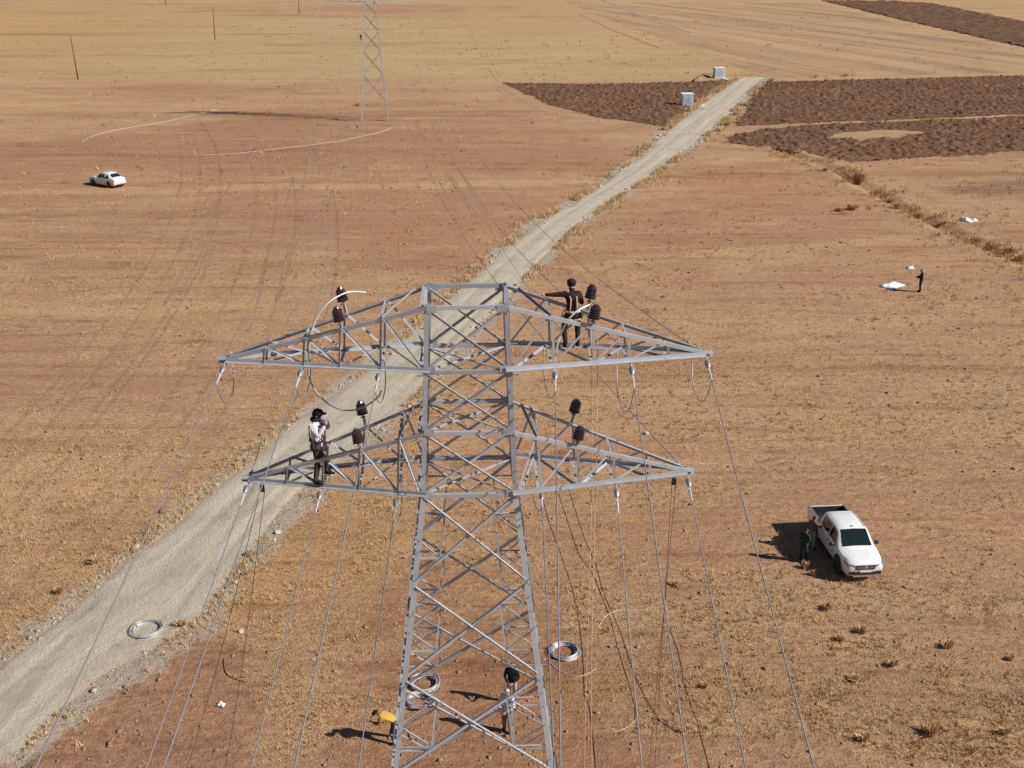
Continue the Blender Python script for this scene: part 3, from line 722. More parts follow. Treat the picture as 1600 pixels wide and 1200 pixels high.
wire('jumper_cable', pxcurve([(482, 575, 24.3), (484, 535, 24.3), (492, 503, 24.4), (508, 478, 24.5), (528, 463, 24.7), (548, 456, 24.9), (572, 457, 25.2)]), .022, M['wirebright'], 'pale stiff cable arching over the post insulators of the upper crossarm', 'cable')
wire('jumper_cable', pxcurve([(482, 575, 24.3), (484, 592, 24.3), (494, 612, 24.2), (515, 632, 24.2), (540, 641, 24.2), (566, 637, 24.2), (590, 621, 24.1), (596, 610, 24.1)]), .020, M['steel_dull'], 'dark cable sagging below the upper crossarm above the worker in the grey jacket', 'cable')
wire('jumper_cable', pxcurve([(863, 600, 24.2), (866, 570, 24.2), (872, 535, 24.2), (884, 506, 24.3), (900, 487, 24.4), (921, 476, 24.6)]), .024, M['wirebright'], 'pale stiff cable held by the worker in maroon on the upper crossarm', 'cable')
# pulleys and ropes
def pulley(base, label):
    T = empty('pulley', base); tag(T, label, 'pulley', None)
    mb = MB(); mb.tube([(0, 0, 0), (.01, 0, -.08)], .014, 6); mb.build('hook', M['steel_dull'], T)
    mb = MB(); mb.box((0, -.03, -.15), (.10, .01, .17)); mb.box((0, .03, -.15), (.10, .01, .17)); mb.build('cheek', M['black'], T)
    mb = MB(); mb.lathe([(.06, -.02), (.045, 0), (.06, .02)], 12, 0, Matrix.Translation((0, 0, -.16)) @ Matrix.Rotation(math.pi/2, 4, 'X')); mb.build('wheel', M['rubber'], T)
pl = TW(ATT['lower', -1, 'bf'](.92)); pr_ = TW(ATT['lower', 1, 'bf'](.92))
pulley((pl.x, pl.y-.05, pl.z), 'black rope pulley under the crossarm of the worker in the grey jacket')
pulley((pr_.x, pr_.y-.05, pr_.z), 'black rope pulley under the empty lower crossarm')
for k, (px, dx) in enumerate(((1015, -.05), (1000, .05))):
    e = gr(px, 1330); wire('pull_rope', [Vector((pr_.x+dx, pr_.y-.06, pr_.z-.2)).lerp(Vector((e[0], e[1], .05)), t)-Vector((0, 0, .5*math.sin(math.pi*t))) for t in np.linspace(0, 1, 24)], .008, M['cable'], 'dark pulling rope running to the ground from the empty lower crossarm', 'rope', 'dark ropes through the pulley of the empty lower crossarm')
for k, (px, dx) in enumerate(((262, -.05), (335, .06))):
    e = gr(px, 1290); wire('pull_rope', [Vector((pl.x+dx, pl.y-.06, pl.z-.2)).lerp(Vector((e[0], e[1], .05)), t)-Vector((0, 0, .5*math.sin(math.pi*t))) for t in np.linspace(0, 1, 24)], .008, M['cable'], 'dark pulling rope running to the ground under the worker in grey', 'rope', 'dark ropes through the pulley under the worker in grey')
for k, px in enumerate((924, 931)):
    a = atY(px, 506, 24.6); b = (a[0]+.25+k*.1, a[1]-.3, .1)
    wire('hand_line', [Vector(a).lerp(Vector(b), t)+Vector((.05*math.sin(7*t+k), 0, 0)) for t in np.linspace(0, 1, 26)], .009, M['rope'], 'thin orange hand line hanging straight down from the upper crossarm', 'rope', 'orange hand lines from the upper crossarm')
# cables lying on the ground
def ground_cable(pts, r, m, label, group=None, n=60):
    Pw = np.array(PP(pts)); t = np.linspace(0, len(Pw)-1, n); out = []
    for u in t:
        i = min(int(u), len(Pw)-2); f = u-i; p0, p1, p2, p3 = Pw[max(i-1, 0)], Pw[i], Pw[i+1], Pw[min(i+2, len(Pw)-1)]
        q = .5*((2*p1)+(-p0+p2)*f+(2*p0-5*p1+4*p2-p3)*f*f+(-p0+3*p1-3*p2+p3)*f**3); out.append((q[0], q[1], g1(*q)+r*.9+.01))
    return wire('ground_cable', out, r, m, label, 'cable', group)
gd = 'dark cables paid out over the ground by the tower'
for pts in ([(845, 765), (858, 815), (871, 850), (893, 915), (905, 970), (912, 1040), (914, 1085), (922, 1110), (932, 1205)],
            [(873, 770), (887, 815), (905, 865), (925, 895), (942, 935), (955, 970), (968, 1020), (985, 1075), (993, 1110), (992, 1125)],
            [(888, 760), (900, 800), (915, 845), (930, 880), (945, 930), (962, 968), (975, 1003), (990, 1050), (1010, 1092), (1026, 1118)],
            [(1045, 980), (1060, 1020), (1072, 1078), (1090, 1130), (1098, 1160), (1110, 1205)],
            [(850, 1100), (862, 1150), (872, 1205)]):
    ground_cable(pts, .0095, M['cable'], 'dark cable lying across the ground beside the tower', gd)
ground_cable([(1026, 1122), (1040, 1134), (1064, 1148)], .02, M['wiredark'], 'short curved end of dark cable on bare ground beside the tower')
ground_cable([(934, 982), (945, 964), (962, 955), (985, 953), (1012, 952)], .013, M['palewire'], 'pale bent wire end lying on grass among the dark cables')
ground_cable([(857, 1030), (866, 1042), (882, 1052), (903, 1057), (920, 1052), (931, 1045)], .013, M['palewire'], 'pale loose wire end curving out from the lone coil')
ground_cable([(960, 1144), (972, 1141), (984, 1134), (993, 1124)], .013, M['palewire'], 'short pale curl of wire on bare ground')
ground_cable([(340, 171), (295, 182), (250, 192), (205, 199), (165, 207), (138, 216), (129, 223), (134, 231), (160, 237), (230, 242), (300, 243), (368, 240), (440, 232), (520, 222), (590, 208), (612, 200)], .027, M['palewire'], 'long pale wire lying in a loop across the red field', n=140)
ground_cable([(350, 1030), (352, 1050), (362, 1060), (384, 1067)], .015, M['cable'], 'dark bent pipe end on bare soil near the track')
ground_cable([(640, 1140), (640, 1152), (650, 1160), (664, 1166)], .018, M['wiredark'], 'thin dark wire end beside the pair of coils')

# ------------------------------------------------------------------ coils of wire
def coil(px, py, R, label, group=None, seed=0, tilt=0):
    rr = random.Random(seed); c = gr(px, py); T = empty('wire_coil', (c[0], c[1], g1(c[0], c[1])+.01)); tag(T, label, 'wire coil', group)
    T.rotation_euler = (rr.uniform(-.04, .04)+tilt, rr.uniform(-.03, .03), rr.uniform(0, 6))
    mb = MB()
    for k in range(13):
        a = R+rr.gauss(0, .038); z = .02+.15*rr.random(); ex = rr.gauss(0, .028); ey = rr.gauss(0, .028); ph = rr.uniform(0, 6)
        mb.tube([(ex+a*math.cos(w)*(1+.02*math.sin(2*w+ph)), ey+a*math.sin(w), z+.025*math.sin(w+ph)) for w in np.linspace(0, 2*math.pi, 41)], .016, 5, 0, False)
    mb.build('windings', M['coilwire'], T, True)
    for k in range(3):
        w = rr.uniform(0, .6)+k*2.1; q = Matrix.Rotation(w, 4, 'Z')
        mb = MB(); mb.tube([q @ Vector((R+.115*math.cos(s), 0, .10+.105*math.sin(s))) for s in np.linspace(0, 2*math.pi, 15)], .012, 5, 0, False); mb.build('tie_band', M['wiredark'], T)
    return T
coil(229, 986, .62, 'coil of pale wire lying on the gravel track', None, 3)
coil(882, 1019, .54, 'lone coil of pale wire on dry grass beside the dark cables', None, 4)
coil(664, 1070, .48, 'coil of pale wire farther from the stooping worker, touching its twin', None, 5)
coil(657, 1098, .48, 'coil of pale wire closest to the stooping worker in yellow', None, 6, .05)

# ------------------------------------------------------------------ vehicles
def loft(name, secs, mats, parent=None, closed_ends=True):
    """secs: list of half sections [(x, y, z), ...] bottom to top centre; mirrored"""
    n = len(secs[0]); v = []; f = []
    for s in secs: v += list(s)+[(p[0], -p[1], p[2]) for p in s[::-1]]
    m = 2*n
    for i in range(len(secs)-1):
        for k in range(m-1): f.append((i*m+k, (i+1)*m+k, (i+1)*m+k+1, i*m+k+1))
        f.append((i*m+m-1, (i+1)*m+m-1, (i+1)*m, i*m))
    if closed_ends: f += [tuple(range(m)), tuple((len(secs)-1)*m+k for k in range(m))[::-1]]
    me = mesh(name, v, f); o = link(name, me, mats, parent)
    bm = bmesh.new(); bm.from_mesh(me); bmesh.ops.remove_doubles(bm, verts=bm.verts, dist=1e-4); bmesh.ops.recalc_face_normals(bm, faces=bm.faces); bm.to_mesh(me); bm.free()
    for p in me.polygons: p.use_smooth = True
    me.set_sharp_from_angle(angle=math.radians(38))
    return o
def quadpanel(name, pts, off, m, parent, thick=.012):
    """a slightly proud panel through 4+ corner points"""
    P_ = [Vector(p) for p in pts]; n = (P_[1]-P_[0]).cross(P_[2]-P_[0]).normalized()
    if n.dot(Vector(off)) < 0: n = -n
    a = [p+n*thick for p in P_]; b = [p-n*thick for p in P_]; k = len(P_)
    mb = MB(); mb.add(a+b, [tuple(range(k)), tuple(range(k, 2*k))[::-1]]+[(i, i+k, (i+1) % k+k, (i+1) % k) for i in range(k)])
    o = mb.build(name, m, parent)
    bm = bmesh.new(); bm.from_mesh(o.data); bmesh.ops.recalc_face_normals(bm, faces=bm.faces); bm.to_mesh(o.data); bm.free(); return o
def wheel(parent, x, y, r, w=.24):
    sg = 1 if y > 0 else -1
    R = Matrix.Translation((x, y, r)) @ Matrix.Rotation(-math.pi/2*sg, 4, 'X')
    mb = MB(); mb.lathe([(r*.62, -w/2), (r*.92, -w/2), (r, -w/2+.03), (r, w/2-.03), (r*.92, w/2), (r*.62, w/2)], 24, 0, R); t = mb.build('wheel', M['rubber'], parent, False)
    mb = MB(); mb.lathe([(r*.64, w/2-.06), (r*.62, w/2-.015), (r*.5, w/2-.03), (r*.2, w/2-.005), (.02, w/2+.004)], 18, 0, R); mb.build('rim', M['rim'], t, True)
    for k in range(5):
        a = 2*math.pi*k/5
        mb = MB(); mb.box((x+r*.40*math.cos(a), y+sg*(w/2-.004), r+r*.40*math.sin(a)), (.05, .012, .05)); mb.build('rim_hole', M['black'], t)

def car_body(parent, table, zt):
    secs = []
    for (x, w, sill, belt, top, tw) in table:
        mid = (sill+belt)/2
        secs.append([(x, 0, sill), (x, w*.86, sill), (x, w*.975, sill+.12), (x, w, mid), (x, w*.985, belt-.06), (x, w*.955, belt), (x, tw+(.0 if top-belt > .3 else .06), top-.05 if top-belt > .3 else (belt+top)/2), (x, tw*.88, top-.005), (x, tw*.45, top+.012), (x, 0, top+.02)])
    return secs

def pickup():
    F_ = gr(1350, 911); hd = Vector((.42, -5.0)).normalized()
    c = Vector((F_[0], F_[1]))-hd*2.62
    T = empty('pickup_truck', (c.x, c.y, g1(c.x, c.y)), math.atan2(hd.y, hd.x))
    tag(T, 'white double cab pickup truck parked on dry grass with two people beside it', 'pickup truck')
    wp = M['white_paint']
    tb = [(2.60, .66, .42, .74, .88, .52), (2.56, .78, .36, .80, .95, .60), (2.42, .86, .31, .87, 1.03, .70), (2.15, .895, .31, .96, 1.09, .77), (1.8, .905, .33, 1.03, 1.14, .79), (1.46, .905, .34, 1.06, 1.18, .80),
          (1.20, .905, .34, 1.08, 1.37, .755), (.90, .905, .34, 1.09, 1.63, .70), (.70, .905, .34, 1.09, 1.735, .675), (.2, .905, .34, 1.10, 1.775, .67), (-.4, .905, .34, 1.10, 1.77, .665), (-.9, .905, .34, 1.11, 1.735, .65), (-1.06, .90, .34, 1.11, 1.66, .64), (-1.16, .895, .36, 1.11, 1.20, .64)]
    secs = car_body(T, tb, 0); loft('body', secs, wp, T)
    def S_(x, k, off=.006):
        for a, b in zip(secs, secs[1:]):
            if b[0][0] <= x <= a[0][0]:
                u = (a[0][0]-x)/(a[0][0]-b[0][0]); return Vector(a[k]).lerp(Vector(b[k]), u)
    # windscreen
    mb = MB(); xs = np.linspace(1.42, .75, 7); v = []
    for x in xs:
        t6, t7, t9 = S_(x, 6), S_(x, 7), S_(x, 9); z = .012
        e = S_(x, 7).y*.98
        v += [(x+.012, -e, t7.z+z), (x+.012, -e*.5, (t7.z+t9.z)/2+z), (x+.012, 0, t9.z+z), (x+.012, e*.5, (t7.z+t9.z)/2+z), (x+.012, e, t7.z+z)]
    mb.add(v, [(i*5+k, i*5+k+1, (i+1)*5+k+1, (i+1)*5+k) for i in range(6) for k in range(4)]); mb.build('windscreen', M['glass'], T, True)
    for sg in (-1, 1):
        def side(xa, xb, lo=.10, hi=.86):
            out = []
            for x in xa: p = S_(x, 5).lerp(S_(x, 6), lo); out.append((p.x, p.y*sg+sg*.004, p.z))
            for x in xb: p = S_(x, 5).lerp(S_(x, 6), hi); out.append((p.x, p.y*sg+sg*.004, p.z))
            return out
        quadpanel('side_window', side([1.04, .20], [.20, .74]), (0, sg, 0), M['glass'], T, .008)
        quadpanel('side_window', side([.10, -.86], [-.80, .10]), (0, sg, 0), M['glass'], T, .008)
        for x0, x1 in ((1.20, .15), (.13, -.92)):
            d = quadpanel('door', [(x0, sg*.902, .44), (x1, sg*.902, .44), (x1, sg*.888, 1.02), (x0-.02, sg*.888, 1.02)], (0, sg, 0), wp, T, .012)
            mb = MB(); mb.box((x1+.13, sg*.925, .96), (.17, .03, .035)); mb.build('handle', M['black'], d)
        mb = MB(); mb.tube([(x, sg*(S_(x, 7).y+.02), S_(x, 7).z+.035) for x in np.linspace(.62, -.85, 8)], .018, 6); mb.build('roof_rail', M['silver'], T)
        m_ = MB(); m_.ell((1.08, sg*1.05, 1.17), (.09, .13, .095), 12, 8); mi = m_.build('mirror', M['black'], T, True)
        m_ = MB(); m_.tube([(1.10, sg*.9, 1.09), (1.09, sg*1.0, 1.13)], .025, 6); m_.build('stalk', M['black'], mi)
        m_ = MB(); m_.add([(2.575, sg*.42, .87), (2.50, sg*.74, .92), (2.20, sg*.872, .985), (2.24, sg*.868, .885), (2.47, sg*.80, .80), (2.585, sg*.46, .785)], [(0, 1, 2, 3, 4, 5)])
        h = m_.build('headlight', M['lamp'], T)
        bm = bmesh.new(); bm.from_mesh(h.data); r_ = bmesh.ops.extrude_face_region(bm, geom=bm.faces[:]); bmesh.ops.translate(bm, verts=[g for g in r_['geom'] if isinstance(g, bmesh.types.BMVert)], vec=(.04, sg*.03, .035)); bmesh.ops.recalc_face_normals(bm, faces=bm.faces); bm.to_mesh(h.data); bm.free()
        m_ = MB(); m_.box((2.56, sg*.60, .52), (.10, .26, .16)); m_.build('fog_light_recess', M['black'], T)
        for x in (1.62, -1.42):
            m_ = MB(); R = Matrix.Translation((x, sg*.895, .42)) @ Matrix.Rotation(-math.pi/2*sg, 4, 'X'); m_.lathe([(.49, -.02), (.49, .014), (.46, .02), (.02, .02)], 22, 0, R); m_.build('wheel_arch', M['black'], T)
            wheel(T, x, sg*.80, .37, .25)
        m_ = MB(); m_.box((-.05, sg*.90, .30), (1.9, .09, .05)); m_.build('side_step', M['black'], T)
    m_ = MB(); m_.box((2.585, 0, .80), (.10, .84, .19)); g_ = m_.build('grille', M['black'], T)
    for z in (.77, .83):
        m_ = MB(); m_.box((2.638, 0, z), (.012, .74, .018)); m_.build('grille_bar', M['silver'], g_)
    m_ = MB(); m_.ell((2.645, 0, .80), (.015, .06, .075), 12, 8); m_.build('emblem', M['silver'], g_)
    m_ = MB(); m_.box((2.57, 0, .50), (.12, 1.0, .12)); m_.build('air_intake', M['black'], T)
    m_ = MB(); m_.box((2.60, 0, .37), (.09, 1.1, .07)); m_.build('skid_plate', M['silver'], T)
    m_ = MB(); m_.box((2.645, 0, .62), (.015, .52, .11)); m_.build('number_plate', M['plate'], T)
    # load bed: walls round an open floor
    for sg in (-1, 1):
        loft('bed_side', [[(x, .0+.81, .50), (x, .89, .50), (x, .905, .70), (x, .90, 1.10), (x, .88, 1.22), (x, .81, 1.22)] for x in (-1.19, -1.8, -2.5)], wp, T) if False else None
        m_ = MB(); prof = [(.80, .46), (.88, .46), (.905, .72), (.90, 1.06), (.885, 1.20), (.81, 1.20), (.80, 1.16)]
        v = [(x, sg*y, z) for x in (-1.18, -2.56) for (y, z) in prof]; k = len(prof)
        m_.add(v, [(i, (i+1) % k, (i+1) % k+k, i+k) for i in range(k)]+[tuple(range(k)), tuple(range(k, 2*k))]); o = m_.build('bed_side', wp, T)
        bm = bmesh.new(); bm.from_mesh(o.data); bmesh.ops.recalc_face_normals(bm, faces=bm.faces); bm.to_mesh(o.data); bm.free()
        m_ = MB(); m_.box((-2.575, sg*.845, 1.0), (.05, .12, .34)); m_.build('tail_lamp', M['tail'], T)
        m_ = MB(); m_.box((-1.87, sg*.845, 1.212), (1.36, .07, .02)); m_.build('bed_rail_cap', M['silver'], T)
        m_ = MB(); m_.box((-1.87, sg*.793, .95), (1.34, .012, .44)); m_.build('bed_liner', M['bedliner'], T)
    m_ = MB(); m_.box((-2.55, 0, .92), (.06, 1.56, .54)); tg = m_.build('tailgate', wp, T); m_ = MB(); m_.box((-2.585, 0, 1.08), (.02, .22, .06)); m_.build('handle', M['black'], tg)
    m_ = MB(); m_.box((-2.515, 0, .94), (.012, 1.54, .46)); m_.build('bed_liner', M['bedliner'], T)
    m_ = MB(); m_.box((-1.86, 0, .73), (1.36, 1.59, .04)); m_.build('bed_floor', M['bedliner'], T)
    m_ = MB(); m_.box((-1.185, 0, .93), (.03, 1.6, .46)); m_.build('bed_front', M['bedliner'], T)
    m_ = MB(); m_.box((-.4, 0, .36), (4.0, 1.3, .2)); m_.build('chassis', M['black'], T)
    m_ = MB(); m_.box((-2.66, 0, .52), (.14, 1.6, .14)); m_.build('rear_bumper', M['black'], T)
    quadpanel('rear_window', [(-1.085, -.52, 1.25), (-1.085, .52, 1.25), (-1.035, .46, 1.62), (-1.035, -.46, 1.62)], (-1, 0, 0), M['glass'], T, .03)
    m_ = MB(); m_.box((.60, 0, 1.79), (.05, .08, .03)); m_.build('roof_aerial', M['black'], T)
    return T
pickup()

def sedan():
    r_ = gr(187, 293); f_ = gr(149, 286.2); hd = Vector((f_[0]-r_[0], f_[1]-r_[1])).normalized()
    c = Vector((r_[0], r_[1]))+hd*2.2
    T = empty('sedan_car', (c.x, c.y, g1(c.x, c.y)), math.atan2(hd.y, hd.x)); T.scale = (1.1, 1.1, 1.12); tag(T, 'white four door sedan parked alone out in the open red field', 'car')
    wp = M['white_paint']
    tb = [(2.24, .60, .32, .58, .68, .5), (2.18, .76, .22, .64, .76, .6), (1.95, .83, .20, .74, .86, .68), (1.4, .855, .20, .84, .95, .72), (1.0, .86, .20, .88, 1.0, .73), (.7, .86, .20, .90, 1.16, .66), (.25, .86, .20, .92, 1.40, .575), (-.1, .86, .20, .93, 1.48, .60), (-.8, .86, .20, .94, 1.47, .60), (-1.18, .855, .20, .95, 1.40, .59), (-1.48, .85, .21, .96, 1.22, .62), (-1.76, .84, .22, .97, 1.08, .68), (-2.0, .82, .24, .95, 1.04, .68), (-2.15, .78, .26, .88, .99, .64), (-2.21, .70, .34, .78, .86, .56)]
    secs = car_body(T, tb, 0); loft('body', secs, wp, T)
    def S_(x, k):
        for a, b in zip(secs, secs[1:]):
            if b[0][0] <= x <= a[0][0]:
                u = (a[0][0]-x)/(a[0][0]-b[0][0]); return Vector(a[k]).lerp(Vector(b[k]), u)
    for nm, x0, x1, o in (('windscreen', .95, .28, .012), ('rear_window', -1.72, -1.22, -.012)):
        v = []
        for x in np.linspace(x0, x1, 6):
            t7, t9 = S_(x, 7), S_(x, 9); e = t7.y*.97; v += [(x+o, -e, t7.z+.014), (x+o, 0, t9.z+.014), (x+o, e, t7.z+.014)]
        mb = MB(); mb.add(v, [(i*3+k, i*3+k+1, (i+1)*3+k+1, (i+1)*3+k) for i in range(5) for k in range(2)]); mb.build(nm, M['glass'], T, True)
    for sg in (-1, 1):
        def side(xa, xb):
            out = []
            for x in xa: p = S_(x, 5).lerp(S_(x, 6), .1); out.append((p.x, p.y*sg+sg*.004, p.z))
            for x in xb: p = S_(x, 5).lerp(S_(x, 6), .9); out.append((p.x, p.y*sg+sg*.004, p.z))
            return out
        quadpanel('side_window', side([.62, -.18], [-.18, .22]), (0, sg, 0), M['glass'], T, .006)
        quadpanel('side_window', side([-.26, -1.36], [-1.10, -.26]), (0, sg, 0), M['glass'], T, .006)
        for x0, x1 in ((.78, -.2), (-.23, -1.08)):
            d = quadpanel('door', [(x0, sg*.858, .30), (x1, sg*.858, .30), (x1, sg*.845, .88), (x0, sg*.845, .86)], (0, sg, 0), wp, T, .011)
            mb = MB(); mb.box((x1+.13, sg*.875, .80), (.15, .03, .03)); mb.build('handle', M['silver'], d)
        m_ = MB(); m_.ell((.68, sg*.96, .96), (.08, .10, .07), 10, 6); m_.build('mirror', wp, T, True)
        m_ = MB(); m_.box((-2.13, sg*.60, .80), (.12, .30, .16)); m_.build('tail_lamp', M['tail'], T)
        m_ = MB(); m_.box((2.08, sg*.62, .66), (.16, .30, .13)); m_.build('headlight', M['lamp'], T)
        for x in (1.38, -1.30):
            m_ = MB(); R = Matrix.Translation((x, sg*.845, .33)) @ Matrix.Rotation(-math.pi/2*sg, 4, 'X'); m_.lathe([(.39, -.02), (.39, .016), (.36, .022), (.02, .022)], 20, 0, R); m_.build('wheel_arch', M['black'], T)
            wheel(T, x, sg*.77, .31, .21)
    m_ = MB(); m_.box((-2.21, 0, .78), (.03, .5, .11)); m_.build('number_plate', M['plate'], T)
    m_ = MB(); m_.box((-2.17, 0, .33), (.12, 1.3, .12)); m_.build('bumper_insert', M['black'], T)
    m_ = MB(); m_.box((0, 0, .22), (3.8, 1.3, .1)); m_.build('underbody', M['black'], T)
sedan()

# ------------------------------------------------------------------ transformer kiosks and poles
def kiosk(px, py, w, h, d, rz, label, slabpx):
    c = gr(px, py); T = empty('transformer_kiosk', (c[0], c[1]+d/2, 0), rz); tag(T, label, 'utility kiosk', 'transformer kiosks by the track')
    mb = MB(); mb.box((0, 0, h/2+.1), (w, d, h)); mb.build('wall', M['kiosk'], T)
    mb = MB(); mb.box((0, 0, .04), (w+.25, d+.25, .14)); mb.build('plinth', M['kioskbase'], T)
    mb = MB(); mb.box((0, 0, h+.17), (w+.16, d+.16, .14)); mb.build('roof', M['kiosk'], T)
    for sx in (-1, 1):
        mb = MB(); mb.box((sx*w*.235, -d/2-.012, h*.50+.08), (w*.43, .03, h*.80)); dr = mb.build('door', M['kioskdoor'], T)
        mb = MB(); mb.box((sx*w*.235, -d/2-.035, h*.75), (w*.28, .02, h*.16)); mb.build('louvre', M['kioskbase'], dr)
        mb = MB(); mb.box((sx*.09, -d/2-.045, h*.5), (.03, .03, .16)); mb.build('handle', M['black'], dr)
    return T
kiosk(1074, 166, 1.95, 1.95, 1.9, .06, 'white transformer kiosk standing on ploughed soil beside the gravel track', 0)
kiosk(1124, 122, 2.2, 1.95, 2.0, .10, 'white transformer kiosk at the end of the track, on bare pale ground', 0)
M['slab'] = M['kioskbase']
for pts, lb in (([(1086, 164), (1101, 164), (1101, 167), (1086, 167.5)], 'low concrete slab beside the kiosk on ploughed soil'), ([(1129, 122), (1142, 125), (1141, 127.5), (1127, 124)], 'low concrete slab beside the kiosk at the track end')):
    Pq = PP(pts); mb = MB(); k = len(Pq); mb.add([(p[0], p[1], .0) for p in Pq]+[(p[0], p[1], .18) for p in Pq], [tuple(range(k, 2*k)), tuple(range(k))]+[(i, (i+1) % k, (i+1) % k+k, i+k) for i in range(k)])
    tag(mb.build('concrete_slab', M['slab'], None), lb, 'slab')
def pole(px, py, ph, topdx, label):
    c = gr(px, py); T = empty('utility_pole', (c[0], c[1], 0)); tag(T, label, 'pole', 'wooden poles along the field edge')
    mb = MB(); mb.tube([(0, 0, -.2), (topdx*.5, 0, ph*.5), (topdx, 0, ph)], [.17, .14, .11], 8); mb.build('shaft', M['wood'], T, True)
    mb = MB(); mb.lathe([(.03, ph-.02), (.03, ph+.06), (.06, ph+.07), (.05, ph+.16), (.02, ph+.18)], 8, 0, Matrix.Translation((topdx, 0, 0))); mb.build('pin_insulator', M['porcelain'], T, True)
    mb = MB(); mb.tube([(topdx-.22, .16, ph-.35), (topdx+.0, .16, ph-.35), (topdx+.22, .16, ph-.35)], .03, 5); mb.build('bracket', M['steel_dull'], T)
pole(122, 124, 8.9, -.35, 'leaning brown wooden pole at the edge of the pale field, beside the red field')
pole(336, 62, 9.6, .25, 'brown wooden pole standing in the middle of the pale field')
pole(467, 22, 9.4, .5, 'brown wooden pole beside the far dug earth line')
pole(259, 8, 9.4, .3, 'remote brown wooden pole by a small grey lattice mast base')
c = gr(250, 8.5)
mb = MB()
T = empty('lattice_mast', (c[0]-3, c[1], 0)); tag(T, 'remote small grey lattice mast standing far off in the golden field', 'mast')
for sx in (-1, 1):
    for sy in (-1, 1): mb = MB(); mb.tube([(sx*1.7, sy*1.7, 0), (sx*.4, sy*.4, 18)], .09, 5); mb.build('leg', M['steel'], T)
for i in range(5):
    h0, h1 = i*3.4, i*3.4+3.4; w0, w1 = 1.7-h0*.072, 1.7-h1*.072
    for s in (-1, 1): mb = MB(); mb.tube([(-w0*s, -w0, h0), (w1*s, -w1, h1)], .06, 4); mb.build('diagonal_brace', M['steel'], T)

# ------------------------------------------------------------------ people
DEF = dict(pelvis=(0, 0, .95), waist=(0, -.005, 1.09), chest=(0, 0, 1.31), neck=(0, 0, 1.49), hb=(0, .015, 1.575), hm=(0, .025, 1.65), ht=(0, .015, 1.735),
           sL=(-.195, 0, 1.42), eL=(-.26, -.02, 1.15), wL=(-.26, .08, .91), sR=(.195, 0, 1.42), eR=(.26, -.02, 1.15), wR=(.26, .08, .91),
           pL=(-.10, 0, .91), kL=(-.12, .03, .50), aL=(-.13, -.02, .10), tL=(-.15, .15, .05), pR=(.10, 0, .91), kR=(.12, .03, .50), aR=(.13, -.02, .10), tR=(.15, .15, .05))
RAD = dict(pelvis=.150, waist=.142, chest=.158, neck=.064, hb=.085, hm=.098, ht=.060, sL=.080, eL=.058, wL=.043, sR=.080, eR=.058, wR=.043, pL=.105, kL=.076, aL=.058, tL=.048, pR=.105, kR=.076, aR=.058, tR=.048)
BON = [('pelvis', 'waist', 1), ('waist', 'chest', 1), ('chest', 'neck', 1), ('neck', 'hb', 0), ('hb', 'hm', 0), ('hm', 'ht', 0)]
for s in 'LR': BON += [('chest', 's'+s, 1), ('s'+s, 'e'+s, 2), ('e'+s, 'w'+s, 2), ('pelvis', 'p'+s, 3), ('p'+s, 'k'+s, 3), ('k'+s, 'a'+s, 3), ('a'+s, 't'+s, 4)]
CLOTH = {}
def cloth(col):
    if col not in CLOTH: CLOTH[col] = mat('cloth_%d' % len(CLOTH), col, .9, 0, .18, 14, .3, 30, spec=.2)
    return CLOTH[col]
